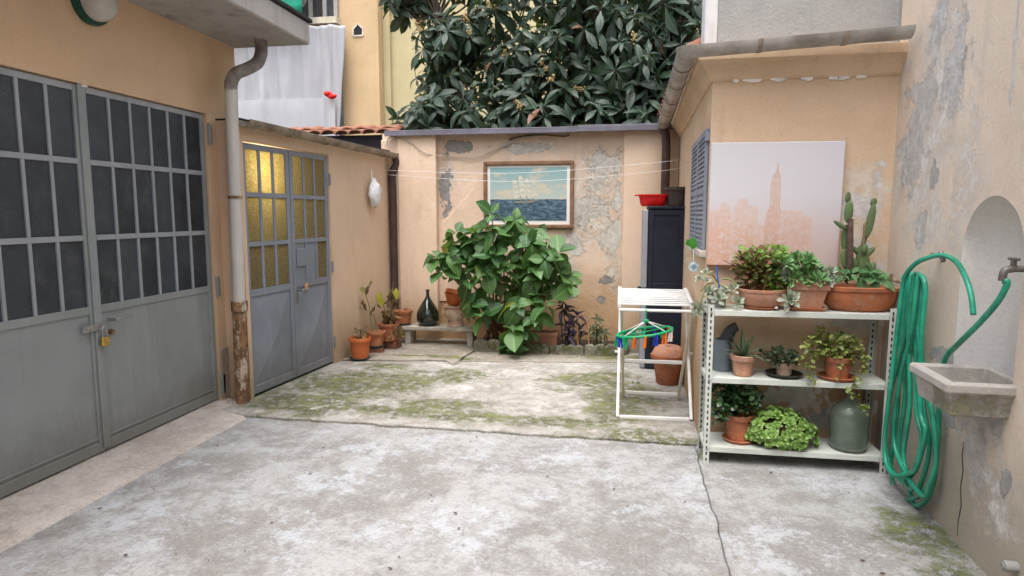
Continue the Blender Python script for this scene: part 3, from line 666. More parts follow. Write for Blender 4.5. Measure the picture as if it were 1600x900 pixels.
# flakes of paint under the cornice
m_flake = plain('white_flake', (.78, .76, .72), .9)
for x, y, ww in [(1150, 105, 6), (1175, 102, 16), (1215, 101, 12), (1262, 99, 10), (1302, 97, 8), (1318, 97, 10), (1345, 95, 8)]:
    fl = MB(); s0, z0 = PF.px(x, y); k = 8; pts = []
    for i in range(k):
        q = 2 * math.pi * i / k; r_ = rnd.uniform(.6, 1.1); pts.append(PF.p(s0 + math.cos(q) * ww * .0046 * r_, 2.452 + math.sin(q) * .016 * r_ + jit(.004), .001))
    fl.prism(pts, PF.n * .016); fl.build('paint_flake', m_flake, an)
gc = V((.385, 4.225, 2.62)); gr = V((1.645, 4.225, 2.68)); gf = V((.435, 7.55, 2.60)); 
gu = halfpipe([gc + (gr - gc) * (i / 6) for i in range(7)], .064).build('gutter', m_gutter, an, smooth=True)
for t in (.33, .71): d = (gr - gc).normalized() * .014; c = gc + (gr - gc) * t; halfpipe([c - d, c + d], .069, 10, .004).build('gutter_joint', m_gutter2, gu, smooth=True)
gu2 = halfpipe([gc + (gf - gc) * (i / 9) for i in range(10)], .064).build('gutter', m_gutter, an, smooth=True)
for t in (.12, .3, .5, .7, .88): d = (gf - gc).normalized() * .016; c = gc + (gf - gc) * t; halfpipe([c - d, c + d], .069, 10, .004).build('gutter_joint', m_gutter2, gu2, smooth=True)
e_ = MB().ball(gc + V((0, 0, -.002)), (.078, .078, .064), 14, 8); e_.v = [V((p.x, p.y, min(p.z, gc.z))) for p in e_.v]; e_.build('gutter_corner', m_gutter, gu, smooth=True)
MB().tube([gf + V((.0, -.05, -.04)), gf + V((.03, -.04, -.12)), V((.475, 7.52, 2.35)), V((.475, 7.52, 1.2)), V((.475, 7.52, .05))], .05, 14).build('brown_downpipe', m_brownpipe, an, smooth=True)
# tiled pent roof and grey upper wall
rf = MB(); rf.prism([V((.45, 4.76, 2.675)), V((.45, 7.98, 2.675)), V((1.8, 7.98, 3.3)), V((1.8, 4.76, 3.3))], (0, 0, .03)); rfo = rf.build('roof', m_tile, an)
for r_ in range(3):
    for i in range(15):
        M4 = Matrix.Translation((.40 + r_ * .36, 4.88 + i * .215, 2.715 + r_ * .17 + jit(.004))) @ Matrix.Rotation(rad(-90) + jit(.03), 4, 'Z') @ Matrix.Rotation(rad(13), 4, 'X')
        place(tm, 'roof_tile', rfo, M4)
gwl = MB().box(.60, 1.9, 4.56, 4.74, 2.6, 4.6).build('upper_wall', m_grey_render, an, label='rough grey rendered wall above the gutter')
MB().box(.515, .598, 4.555, 4.745, 2.6, 4.6).build('wall_quoin', plain('pale_render', (.55, .55, .56), .85, .15, 4, .4), an, bevel=.006)
# shutter on the side face
m_shut = metal_paint('shutter_blue_grey', (.24, .27, .33), .3, .5, 11)
sa_, _ = PA.px(1080, 300, .02); sb_, _ = PA.px(1101, 300, .02); zt_ = PA.px(1103, 200, .03)[1]; zb_ = PA.px(1098, 392, .03)[1]
shu = MB().pbox(PA, sa_ + .03, sb_ - .03, zb_ + .03, zt_ - .03, .005, .014).build('window_shutter', m_shut, an)
sm_ = (sa_ + sb_) / 2
for a, b_ in ((sa_, sa_ + .04), (sm_ - .035, sm_ - .002), (sm_ + .002, sm_ + .035), (sb_ - .04, sb_)): MB().pbox(PA, a, b_, zb_, zt_, .003, .026).build('stile', m_shut, shu, bevel=.003)
for a, b_ in ((sa_ + .04, sm_ - .035), (sm_ + .035, sb_ - .04)):
    for z in (zt_ - .02, (zb_ + zt_) / 2, zb_ + .02): MB().pbox(PA, a, b_, z - .02, z + .02, .003, .025).build('rail', m_shut, shu)
    nl = 22; hh = (zt_ - zb_ - .08) / nl
    for k in range(nl):
        z = zb_ + .04 + (k + .5) * hh
        if abs(z - (zb_ + zt_) / 2) < .03: continue
        MB().hexa([PA.p(a, z - .014, .024), PA.p(b_, z - .014, .024), PA.p(b_, z - .008, .024), PA.p(a, z - .008, .024), PA.p(a, z + .008, .016), PA.p(b_, z + .008, .016), PA.p(b_, z + .014, .016), PA.p(a, z + .014, .016)]).build('louvre', m_shut, shu)
for z in (zt_ - .05,): MB().pbox(PA, sb_ + .001, sb_ + .03, z - .03, z + .03, .0, .03).build('hinge', m_shut, shu)
MB().pbox(PA, sa_ - .04, sb_ + .03, zb_ - .05, zb_ - .003, -.01, .045).build('window_sill', plain('stone_sill', (.5, .46, .4), .8), an, bevel=.006)

# ================================================================== HOUSE WALL WITH NICHE
hw = thing('house_wall', 'pale peeling house wall with arched niche', 'wall', PR.p(1.2, 0))
na, nb = PR.px(1495, 500)[0], PR.px(1592, 500)[0]; nzb = .80; ntop = PR.px(1546, 306)[1]; nc = (na + nb) / 2; nr = (nb - na) / 2; nsp = ntop - nr
HT = 6.2; w = MB(); NA = 20
w.grid(wallgrid(PR, -.04, na, -.05, HT, 0, 0, 0, 0.), 6, 30); w.grid(wallgrid(PR, nb, 5.2, -.05, HT, 0, 0, 0, 0.), 20, 30); w.grid(wallgrid(PR, na, nb, -.05, nzb, 0, 0, 0, 0.), 6, 6)
arc = [(nc - nr * math.cos(math.pi * i / NA), nsp + nr * math.sin(math.pi * i / NA)) for i in range(NA + 1)]
for (s0, z0), (s1, z1) in zip(arc[:-1], arc[1:]): w.add([PR.p(s0, z0), PR.p(s1, z1), PR.p(s1, HT), PR.p(s0, HT)], [(0, 1, 2, 3)])
w.add([PR.p(na, nzb), PR.p(nb, nzb), PR.p(nb, nzb, -.3), PR.p(na, nzb, -.3)], [(0, 1, 2, 3)])
w.pbox(PR, -.04, 5.2, -.05, HT, -.7, -.31)
w.build('wall', m_house, hw)
out = [(na, nzb + (nsp - nzb) * i / 6) for i in range(6)] + arc + [(nb, nsp - (nsp - nzb) * (i + 1) / 6) for i in range(6)]
nm = MB(); D = .17
def nf(u, v):
    k = u * (len(out) - 1); i = min(int(k), len(out) - 2); f = k - i
    s = out[i][0] * (1 - f) + out[i + 1][0] * f; z = out[i][1] * (1 - f) + out[i + 1][1] * f; zc = min(z, nsp); q = v * math.pi / 2
    return PR.p(nc + (s - nc) * math.cos(q), zc + (z - zc) * math.cos(q), -D * math.sin(q) + .002 * mnoise.noise(V((s * 9, z * 9, v * 3))))
nm.grid(nf, len(out) - 1, 8)
m_niche = plaster('niche_lime', (.72, .69, .65), (.62, .57, .51), (.66, .65, .62), low=(-.95, .3, (.5, .5, .52)), seed=44, grain=.35, streak=.3)
nm.build('niche', m_niche, hw, smooth='all')
crk = [PR.w(x, y, .0015) for x, y in [(1506, 690), (1503, 712), (1505, 735), (1501, 760), (1502, 790), (1497, 815), (1496, 838)]]
MB().tube(crk, [.001, .002, .0025, .002, .0025, .002, .001], 4).build('crack', m_dkrubber, hw)

# ================================================================== FAR HOUSES
m_apt = plaster('far_ochre', (.60, .43, .25), (.5, .34, .19), (.5, .4, .3), seed=51, grain=.1, streak=.4)
m_yel = plaster('far_yellow', (.54, .46, .27), (.46, .39, .23), (.6, .6, .5), seed=55, grain=.1, streak=.2)
YA = 13.
def ax(x, y=100, d=0.): return atY(x, y, YA - d).x
def az(y, x=560, d=0.): return atY(x, y, YA - d).z
ab = thing('apartment_building', 'ochre apartment house behind the shed half wrapped in sheeting', 'building', (-7, YA, 0))
w = MB(); w.box(-14, ax(592), YA, YA + 6, 0, 11); w.build('wall', m_apt, ab)
# pointed vent hole
vs_, vz = ax(561), az(48); vh = MB(); hw_ = .085
vh.prism([V((vs_ - hw_, YA - .012, vz - .1)), V((vs_ + hw_, YA - .012, vz - .1)), V((vs_ + hw_, YA - .012, vz + .03)), V((vs_, YA - .012, vz + .12)), V((vs_ - hw_, YA - .012, vz + .03))], (0, .009, 0)); vh.build('vent_hole', m_dkrubber, ab)
vf = MB()
for a, b_ in zip([(-1.25, -1.2), (1.25, -1.2), (1.25, .4), (0, 1.6), (-1.25, .4)], [(1.25, -1.2), (1.25, .4), (0, 1.6), (-1.25, .4), (-1.25, -1.2)]):
    vf.bar((vs_ + a[0] * hw_, YA - .01, vz + a[1] * .085), (vs_ + b_[0] * hw_, YA - .01, vz + b_[1] * .085), .03, .02, (0, 1, 0))
vf.build('vent_surround', plain('pale_trim', (.66, .58, .5), .8), ab)
wn = MB().box(ax(472), ax(531), YA - .03, YA - .005, az(26), az(-60)).build('window', plain('dark_window', (.06, .06, .065), .15), ab)
for x in (490, 512, 529): MB().box(ax(x) - .04, ax(x) + .04, YA - .07, YA - .031, az(25), az(-60)).build('frame', plain('window_frame_grey', (.35, .34, .33), .6), wn)
MB().box(ax(470), ax(534), YA - .2, YA - .0, az(38), az(28)).build('window_sill', plain('sill_cream', (.62, .56, .44), .8), ab)
yb = thing('yellow_building', 'pale yellow house wall behind the dark evergreen tree', 'building', (-1, YA + .4, 0))
MB().box(ax(592) + .002, 5.5, YA + .35, YA + 6, 0, 11).build('wall', m_yel, yb)
MB().box(ax(592) + .004, ax(603), YA + .25, YA + .349, 0, 11).build('corner_strip', m_yel, yb)
m_sheet = M('white_sheeting', .5, .4); m_sheet.color(m_sheet.mix(m_sheet.ramp(m_sheet.noise(1.5, 5, .7), .35, .7), (.50, .50, .53), (.56, .56, .58)))
trs = m_sheet.n('ShaderNodeBsdfTranslucent'); trs.inputs[0].default_value = (.75, .75, .77, 1); mxs = m_sheet.n('ShaderNodeMixShader'); mxs.inputs[0].default_value = .3
m_sheet.t.links.new(m_sheet.b.outputs[0], mxs.inputs[1]); m_sheet.t.links.new(trs.outputs[0], mxs.inputs[2]); m_sheet.t.links.new(mxs.outputs[0], m_sheet.t.nodes['Material Output'].inputs[0]); m_sheet = m_sheet.m
def sheetf(x0, x1, xb1, z0, z1, y, amp):
    def f(u, v):
        xr = xb1 + (x1 - xb1) * v; x = x0 + (xr - x0) * u; z = z0 + (z1 - z0) * v
        fold = amp * (math.sin(x * 11 + .6 * math.sin(z * 1.3)) * .5 + math.sin(x * 27 + z) * .3 + 1.2 * mnoise.noise(V((x * 3.4, 0, z * .4))) + .6 * mnoise.noise(V((x * 9, 3, z * .9))))
        return V((x, y + fold + (.05 if u > .94 else 0), z))
    return f
sh1 = MB().grid(sheetf(-9.5, ax(537, 40, .35), ax(525, 190, .35), 2.3, az(40, 500, .35), YA - .35, .06), 140, 50).build('plastic_sheet', m_sheet, smooth='all')
sm1 = sh1.modifiers.new('t', 'SOLIDIFY'); sm1.thickness = .006
tag(sh1, 'large white plastic sheet hung in folds over the ochre house front', 'sheet')
sh1b = MB().grid(sheetf(-9.5, ax(523, 190, .47), ax(523, 190, .47), az(215, 500, .47), az(153, 500, .47), YA - .47, .03), 110, 14).build('lower_band', m_sheet, sh1, smooth='all')
sh2 = MB().grid(lambda u, v: V((ax(468) + (ax(516) - ax(468)) * u - (1 - v) * .35 * u, YA - .3 + .05 * math.sin(u * 17) + .05 * mnoise.noise(V((u * 5, v * 4, 2))), az(26) + (az(-60) - az(26)) * v + (1 - v) * .22 * u)), 30, 20).build('plastic_sheet', m_sheet, smooth='all')
sh2.modifiers.new('t', 'SOLIDIFY').thickness = .006
tag(sh2, 'torn white sheet flapping across the upper window of the ochre house', 'sheet')
gs = MB().grid(lambda u, v: V((-9.3 + (ax(471, 10, .75) + 9.3) * u, YA - .75 + .03 * math.sin(u * 26), az(24, 450, .75) + (az(-60) - az(24, 450, .75)) * v)), 40, 6).build('green_awning', plain('green_tarp', (.01, .26, .16), .6), smooth='all')
gs.modifiers.new('t', 'SOLIDIFY').thickness = .01
tag(gs, 'green cloth awning just above the concrete eave', 'awning')
pp = MB().tube([V((ax(533), YA - .12, 2.2)), V((ax(533), YA - .12, az(45)))], .07, 10).build('drain_pipe', plain('far_pipe', (.12, .12, .13), .5), ab, smooth=True)
rc = MB(); rcx, rcz = ax(530), az(155)
for a in range(5): rc.ball((rcx + jit(.07), YA - .5 + jit(.04), rcz + jit(.04)), (.075, .05, .045), 8, 6)
rc.v = [p + V((1, .5, 1)) * .03 * mnoise.noise(p * 12) for p in rc.v]
tag(rc.build('red_cloth', plain('red_cloth', (.62, .015, .015), .7, .2, 12), smooth='all'), 'bright red rag knotted at the edge of the white sheet', 'rag')

# ================================================================== LOQUAT TREE BEHIND THE WALL
m_loq = leafmat('loquat_leaf', (.013, .032, .020), (.034, .062, .035), .30, .12, dead=((.16, .06, .03), .985))
m_bark = plain('bark', (.09, .065, .05), .9, .3, 12, .6, 30)
m_flower = plain('loquat_flower', (.36, .24, .09), .9, .35, 40, .4, 60, c2=(.5, .42, .22))
tree = thing('loquat_tree', 'large dark evergreen tree with long drooping leaves behind the garden wall', 'tree', (-.6, 9.5, 0))
trk = MB().tube(spline([(-.6, 9.5, -.05), (-.55, 9.5, .9), (-.65, 9.45, 1.7), (-.5, 9.5, 2.5), (-.6, 9.5, 3.4), (-.4, 9.6, 4.5)], 5), [.16 - .0035 * i for i in range(26)], 12).build('trunk', m_bark, tree, smooth=True)
tr_rng = random.Random(11)
shells = [((-.7, 9.3, 4.3), (2.1, 1.25, 2.0), 210), ((.1, 8.9, 3.3), (.95, .75, .95), 62), ((-1.5, 8.9, 3.2), (1.0, .8, .8), 60), ((-2.75, 9.0, 4.75), (.75, .5, .48), 20), ((-2.45, 8.6, 2.85), (.62, .35, .38), 17), ((.62, 8.7, 3.6), (.42, .6, 1.1), 36), ((-2.15, 8.9, 3.9), (.55, .55, .5), 16), ((-.6, 8.5, 2.8), (1.4, .35, .4), 46), ((-2.85, 8.75, 2.85), (.45, .3, .32), 11), ((-2.5, 8.9, 3.75), (.42, .4, .55), 13), ((-3.1, 9.0, 4.85), (.5, .4, .4), 10)]
tips = []
for c, r, n in shells:
    for _ in range(n):
        while True:
            d = V((tr_rng.gauss(0, 1), tr_rng.gauss(0, 1) - .35, tr_rng.gauss(0, 1))).normalized()
            k = tr_rng.uniform(.25, 1.) ** .5; p = V((c[0] + d.x * r[0] * k, c[1] + d.y * r[1] * k, c[2] + d.z * r[2] * k))
            if p.z > 2.45 and p.y > 8.2 and p.x < 1.05 and p.x > -3.6: break
        ax_ = (V((d.x * .7, d.y * .5 - .45, d.z * .5 + .55)) + V((tr_rng.gauss(0, .25), tr_rng.gauss(0, .25), tr_rng.gauss(0, .2)))).normalized()
        tips.append((p, ax_))
tpl_l = [leaf_tpl(.155, .6, d, .10, 5, 1., .012) for d in (.25, .45, .7)]
lme = []
for t in tpl_l: me = t.mesh('leaf', smooth='all'); me.materials.append(m_loq); lme.append(me)
allm = []
for p, a in tips:
    n = tr_rng.randint(6, 13)
    for mt in whorl(p, a, n, tr_rng.uniform(.22, .42), (-60, 40), tr_rng, .5, .35): allm.append((mt, tr_rng.randrange(3)))
def inview(p): return -3.3 < p.x < 1.0 and p.z < 4.6
allm.sort(key=lambda q: (0 if inview(q[0].translation) else 1, (q[0].translation - _C).length))
for mt, k in allm[:300]: place(lme[k], 'leaf', tree, mt)
cr = MB()
for mt, k in allm[300:]: cr.leaf(mt, tpl_l[k])
# dim inner leaves that close the crown
for _ in range(2600):
    c, r, n = tr_rng.choice(shells[:3] + shells[:1] * 3 + shells[5:6] + shells[7:])
    d = V((tr_rng.gauss(0, 1), tr_rng.gauss(0, 1), tr_rng.gauss(0, 1))).normalized() * tr_rng.uniform(0, .85)
    p = V((c[0] + d.x * r[0], c[1] + d.y * r[1] + .25, c[2] + d.z * r[2]))
    if p.z < 2.4 or p.x > 1.1 or p.y < 8.3: continue
    dd = V((tr_rng.gauss(0, 1), tr_rng.gauss(0, 1), -.5 + tr_rng.gauss(0, .6)))
    cr.leaf(Matrix.Translation(p) @ frame_of(dd, (tr_rng.gauss(0, 1), tr_rng.gauss(0, 1), 1)).to_4x4() @ Matrix.Scale(tr_rng.uniform(.24, .36), 4), tpl_l[tr_rng.randrange(3)])
cr.build('crown', m_loq, tree, smooth='all', kind='stuff')
limb_pts = [(-2.6, 9, 4.3), (-2.2, 8.8, 3.0), (-1.5, 8.9, 3.2), (.2, 8.9, 3.3), (.6, 8.8, 3.9), (-.7, 8.7, 3.2), (-1.4, 9.4, 5.2), (.2, 9.4, 5.3), (-.6, 8.9, 4.6)]
for lp_ in limb_pts:
    st = V((-.55, 9.5, min(3.6, max(1.9, lp_[2] - 1.1)))); e = V(lp_); md = (st + e) / 2 + V((jit(.15), jit(.1), -.12))
    MB().tube(spline([st, md, e], 6), [.075 - .0045 * i for i in range(13)], 8).build('limb', m_bark, tree, smooth=True)
tw = MB()
for p, a in tips:
    e = min((V(q) for q in limb_pts), key=lambda q: (q - p).length); tw.tube(spline([e, (e + p) / 2 - a * .12, p - a * .05, p + a * .02], 3), [.013] * 5 + [.009] * 5, 5, cap=False)
tw.build('twigs', m_bark, tree, smooth='all', kind='stuff')
fl = [q for q in tips if inview(q[0]) and q[0].y < 9.0]; tr_rng.shuffle(fl)
for p, a in fl[:34]:
    b = MB()
    for _ in range(26):
        k = tr_rng.random(); q = p + a * (.02 + .13 * k) + V((tr_rng.gauss(0, 1), tr_rng.gauss(0, 1), tr_rng.gauss(0, 1))) * .026 * (1.15 - k)
        b.ball(q, .011, 5, 4)
    b.tube([p, p + a * .14], .006, 5); b.build('flower_cluster', m_flower, tree, kind='stuff')

# ================================================================== PICTURES
m_frame = plain('picture_frame_wood', (.20, .11, .06), .5, .25, 8, .2)
pic = thing('ship_painting', 'framed painting of a white sailing ship on blue sea', 'painting', PB.w(826, 354, .03))
TL, TR, BR, BL = [PB.px(x, y, .05) for x, y in ((755, 253), (897, 250), (897, 358), (755, 355))]
s0, s1, z0, z1 = TL[0], TR[0], (BL[1] + BR[1]) / 2, (TL[1] + TR[1]) / 2
fw = .045
for a in ((s0, s1, z1 - fw, z1), (s0, s1, z0, z0 + fw)): MB().pbox(PB, *a, .012, .05).build('frame_rail', m_frame, pic, bevel=.008)
for a in ((s0, s0 + fw, z0 + fw, z1 - fw), (s1 - fw, s1, z0 + fw, z1 - fw)): MB().pbox(PB, *a, .012, .049).build('frame_rail', m_frame, pic, bevel=.008)
MB().pbox(PB, s0 + fw, s1 - fw, z0 + fw, z1 - fw, .013, .022).build('mat_board', plain('cream_mat', (.72, .70, .66), .7, .04), pic)
a0, a1, b0, b1 = s0 + fw + .035, s1 - fw - .04, z0 + fw + .045, z1 - fw - .03
pm = M('sea_painting', .35, .4); P = pm.pos(); zz = pm.ramp(pm.sep(P)[2], b0, b1, 0, 1, False)
sea_n = pm.noise(14, 6, .7, pm.map(P, scale=(1, 1, 3.2)), .6); sky_n = pm.noise(3.4, 6, .6, pm.map(P, scale=(1, 1, 2.)))
skyc = pm.mix(pm.ramp(zz, .4, 1., smooth=False), (.42, .47, .43), (.20, .35, .36)); skyc = pm.mix(pm.ramp(sky_n, .5, .66), skyc, (.52, .47, .36))
seac = pm.mix(pm.ramp(sea_n, .40, .62), (.025, .055, .09), (.12, .19, .23)); seac = pm.mix(pm.ramp(sea_n, .63, .7), seac, (.42, .46, .44))
pm.color(pm.mix(pm.ramp(pm.math('ADD', zz, pm.math('MULTIPLY', sea_n, .03)), .41, .425), seac, skyc))
pic_o = MB().pbox(PB, a0, a1, b0, b1, .0222, .025).build('painted_canvas', pm.m, pic)
def pq(u, v): return PB.p(a0 + (a1 - a0) * u, b0 + (b1 - b0) * v, .0252)
sail_m = plain('painted_sail', (.54, .51, .41), .6, .2, 40, 0); sp = MB()
cl = plain('painted_cloud', (.70, .58, .42), .6, .15, 20, 0)
for mi, (mx_, hh) in enumerate(((.36, .36), (.44, .44), (.52, .38))):
    for k in range(4):
        zb = .42 + k * hh / 4; ww = .045 * (1 - k * .14); hb = hh / 4 * .88; sk = -.012 * k
        sp.prism([pq(mx_ - ww + sk, zb), pq(mx_ + ww + sk + .008, zb + .012), pq(mx_ + ww * .85 + sk - .01, zb + hb), pq(mx_ - ww * .85 + sk - .006, zb + hb)], PB.n * .0006)
sp.prism([pq(.56, .42), pq(.64, .46), pq(.55, .66)], PB.n * .0006)
sp.build('sails', sail_m, pic_o, kind='stuff')
MB().prism([pq(.30, .37), pq(.34, .335), pq(.56, .335), pq(.63, .40), pq(.55, .385), pq(.4, .37)], PB.n * .0006).build('hull', plain('painted_hull', (.22, .2, .16), .6), pic_o)

can = thing('skyline_canvas', 'large faded canvas print of a pink city skyline with tall spire', 'canvas print', PF.w(1210, 416, .03))
cTL, cTR, cBR, cBL = [V((*PF.px(x, y, .045), 0)) for x, y in ((1112, 223), (1322, 220), (1309, 418), (1105, 414))]
def cq(u, v, o=.045):
    a = cTL.lerp(cTR, u); b = cBL.lerp(cBR, u); p = a.lerp(b, v); return PF.p(p.x, p.y, o)
zt, zb = cTL.y, cBL.y
cm_ = M('faded_print', .75, .2); zz = cm_.ramp(cm_.sep(cm_.pos())[2], zb, zt, 0, 1, False); xx = cm_.ramp(cm_.sep(cm_.pos())[0], .58, 1.38, 0, 1, False)
nn = cm_.noise(5, 5, .7); basec = cm_.mix(cm_.ramp(cm_.math('ADD', zz, cm_.math('MULTIPLY', nn, .25)), .1, .78), (.60, .35, .25), (.60, .585, .62))
basec = cm_.mix(cm_.math('MULTIPLY', xx, .5), basec, (.595, .565, .60)); cm_.color(basec); cm_.bump(cm_.noise(260, 2, .5), .12, .002)
cb = MB().hexa([cq(0, 1, .045), cq(1, 1, .045), cq(1, 1, .008), cq(0, 1, .008), cq(0, 0, .045), cq(1, 0, .045), cq(1, 0, .008), cq(0, 0, .008)]).build('canvas', cm_.m, can, bevel=.004)
MB().hexa([cq(0, 1.012, .043), cq(1, 1.012, .043), cq(1, 1.012, .008), cq(0, 1.012, .008), cq(0, 1.0005, .043), cq(1, 1.0005, .043), cq(1, 1.0005, .008), cq(0, 1.0005, .008)]).build('stretcher_bar', m_frame, can)
def printmat(name, a, b, fade, hstripe, vstripe):
    m = M(name, .75, .2); P = m.pos(); z = m.ramp(m.sep(P)[2], zb, zt, 0, 1, False)
    c = m.mix(m.ramp(z, .05, .72), a, b); n_ = m.noise(30, 4, .7)
    if hstripe: c = m.mix(m.math('MULTIPLY', m.ramp(m.math('SINE', m.math('MULTIPLY', m.sep(P)[2], hstripe)), .2, .8), .45), c, (.64, .56, .53))
    if vstripe: c = m.mix(m.math('MULTIPLY', m.ramp(m.math('SINE', m.math('MULTIPLY', m.sep(P)[0], vstripe)), .2, .8), .4), c, (.64, .53, .48))
    c = m.mix(m.ramp(n_, .42, .7, 0, fade), c, (.63, .55, .53)); m.color(c); m.bump(m.noise(260, 2, .5), .12, .002); return m.m
pA = printmat('print_tower', (.56, .33, .25), (.57, .42, .37), .6, 0, 420); pB = printmat('print_block', (.59, .33, .23), (.60, .50, .47), .8, 0, 700); pC = printmat('print_slab', (.59, .36, .28), (.60, .47, .43), .7, 560, 0); pD = printmat('print_far', (.60, .39, .30), (.60, .49, .47), .8, 800, 0)
def U(x): return (x - 178) / 410
def W(y): return (y - 445) / 386
lay = [0]
def prt(pts, mat):
    lay[0] += 1; o = .0452 + lay[0] * .00012
    MB().prism([cq(min(max(U(x), .004), .996), min(W(y), .996), o) for x, y in pts], PF.n * .0001).build('printed_tower', mat, cb)
for x0, x1, y0, mt in [(245, 262, 690, pD), (300, 332, 640, pD), (330, 362, 700, pD), (402, 470, 655, pD), (470, 500, 672, pD), (172, 206, 655, pB)]: prt([(x0, 832), (x0, y0), (x1, y0 + 3), (x1, 832)], mt)
prt([(259, 832), (259, 640), (272, 620), (296, 618), (300, 640), (300, 832)], pD)
prt([(206, 832), (206, 668), (212, 645), (226, 628), (240, 645), (246, 668), (246, 832)], pB)
prt([(262, 832), (262, 702), (318, 699), (320, 832)], pB)
prt([(352, 832), (354, 715), (361, 655), (368, 650), (368, 570), (373, 548), (383, 533), (385.5, 505), (388.5, 505), (391, 533), (397, 548), (399, 570), (400, 650), (404, 655), (406, 832)], pA)
prt([(398, 832), (398, 686), (494, 684), (496, 832)], pC)

# ================================================================== POTS AND PLANTS: shared pieces
m_terra = plain('terracotta', (.40, .13, .055), .8, .22, 7, .25, 60, c2=(.30, .115, .06), bloom=(.48, .30, .22))
m_terra_p = plain('terracotta_pale', (.42, .19, .11), .85, .22, 6, .3, 50, c2=(.36, .2, .14), bloom=(.52, .38, .30))
m_orange = plain('orange_plastic', (.48, .13, .04), .5, .12, 4, .05)
m_soil = plain('soil', (.045, .032, .022), .95, .4, 30, .9, 80)
m_greenpl = plain('dark_green_plastic', (.02, .07, .05), .5)
def pot(root, c, rb, rt, h, mat, rim=.035, rw_=.012, soil=True, saucer=None, n=28, tilt=None, name='pot', level=.8):
    c = V(c); pr_ = [(rb * .9, 0), (rb, .004), (rt - rw_, h - rim), (rt, h - rim + .003), (rt + .003, h - .004), (rt, h), (rt - .008, h), (rt - .016, h * .9), (rb + (rt - rb) * level - .016, h * level)]
    if not soil: pr_ += [(rb - .01, .01), (.001, .01)]
    o = MB().lathe(pr_, c, n, mat=tilt).build(name, mat, root, smooth=True)
    if soil:
        sb = MB(); sb.lathe([(rt - .02, 0), (rt * .5, .008), (.001, .012)], c + V((0, 0, h * (level + .02))), 18); sb.build('soil', m_soil, root, smooth='all')
    if saucer:
        rs, sm = saucer; MB().lathe([(rs * .8, 0), (rs * .82, .002), (rs, .022), (rs - .008, .024), (rs * .78, .008), (.001, .008)], c + V((0, 0, -.0085)), n).build('saucer', sm, root, smooth=True)
    return o
def bush(c, r, n, L, tpl, rg, up=.4, zmin=None, inner=.55):
    b = MB(); c = V(c)
    for _ in range(n):
        d = V((rg.gauss(0, 1), rg.gauss(0, 1), rg.gauss(0, 1))).normalized(); k = rg.uniform(inner, 1)
        p = c + V((d.x * r[0], d.y * r[1], d.z * r[2])) * k
        if zmin is not None and p.z < zmin: p.z = zmin + rg.uniform(0, .02)
        ld = V((d.x + rg.gauss(0, .5), d.y + rg.gauss(0, .5), d.z * .5 + up + rg.gauss(0, .4)))
        b.leaf(Matrix.Translation(p) @ frame_of(ld, V((d.x * .4, d.y * .4 - .3, 1))).to_4x4() @ Matrix.Rotation(rg.uniform(-.6, .6), 4, 'Y') @ Matrix.Scale(L * rg.uniform(.65, 1.25), 4), tpl)
    return b
def rosette(b, c, axis, n, L, tpl, rg, elev=(5, 70)):
    for mt in whorl(c, axis, n, L, elev, rg, .1, .1): b.leaf(mt, tpl)
def stem(root, pts, r0, r1, mat, name='stem', sub=5):
    sp_ = spline(pts, sub); return MB().tube(sp_, [r0 + (r1 - r0) * i / (len(sp_) - 1) for i in range(len(sp_))], 7).build(name, mat, root, smooth='all')
t_fleshy = leaf_tpl(.22, .68, -.12, .25, 4); t_round = leaf_tpl(.36, .52, .12, .1, 4); t_small = leaf_tpl(.26, .5, .15, .1, 3); t_thin = leaf_tpl(.11, .4, .3, .2, 5); t_dry = leaf_tpl(.2, .5, .6, .7, 4)
m_twig = plain('dry_twig', (.20, .14, .08), .9, .3, 20); m_dry = leafmat('dry_leaf', (.16, .09, .045), (.28, .19, .10), .8, .2); m_yleaf = leafmat('yellow_leaf', (.32, .33, .04), (.45, .42, .06), .5, .3)
m_gstem = plain('green_stem', (.16, .2, .06), .6, .2, 14)
r2 = random.Random(21)

# ---- bench and what stands on it
bz = atY(690, 511, 7.30).z; bx0, bx1 = atY(629, 511, 7.30).x, atY(746, 511, 7.30).x
m_bench = plain('grey_weathered_wood', (.36, .33, .28), .85, .25, 7, .5, 40)
be = thing('bench', 'low grey weathered plank bench against the garden wall', 'bench', ((bx0 + bx1) / 2, 7.4, .02))
MB().box(bx0, bx1, 7.27, 7.40, bz - .045, bz).build('seat_plank', m_bench, be, bevel=.006); MB().box(bx0 + .01, bx1 - .015, 7.408, 7.54, bz - .045, bz - .003).build('seat_plank', m_bench, be, bevel=.006)
for x in (atY(637, 520, 7.3).x, atY(734, 520, 7.3).x): MB().box(x - .035, x + .035, 7.30, 7.52, .018, bz - .046).build('leg', m_bench, be, bevel=.006)
dj = thing('demijohn', 'dark green glass demijohn with narrow neck on the grey bench', 'demijohn', (atY(669, 511, 7.4).x, 7.4, bz))
def on_bench(x): return V((atY(x, 511, 7.4).x, 7.4, bz + .001))
k = 7.4 / 1000 * 1.02
prof = [(.06, 0), (.105, .01), (.135, .06), (.14, .12), (.13, .18), (.095, .25), (.055, .32), (.028, .365), (.02, .39), (.019, .45), (.026, .453), (.026, .468), (.018, .47), (.012, .46), (.012, .40)]
dk = M('dark_green_glass', .08, .6); dk.color((.006, .014, .010)); dk.bump(dk.noise(6, 2), .1, .01); dk.b.inputs['Coat Weight'].default_value = .5
MB().lathe([(a, b * .93) for a, b in prof], on_bench(669), 36).build('bottle', dk.m, dj, smooth='all')
m_cream = plain('cream_ceramic', (.52, .42, .33), .5, .18, 9, .15, 40, c2=(.45, .28, .2))
ur = thing('ceramic_urn', 'cream ribbed ceramic urn on the right end of the bench', 'urn', on_bench(712))
c_ = on_bench(712)
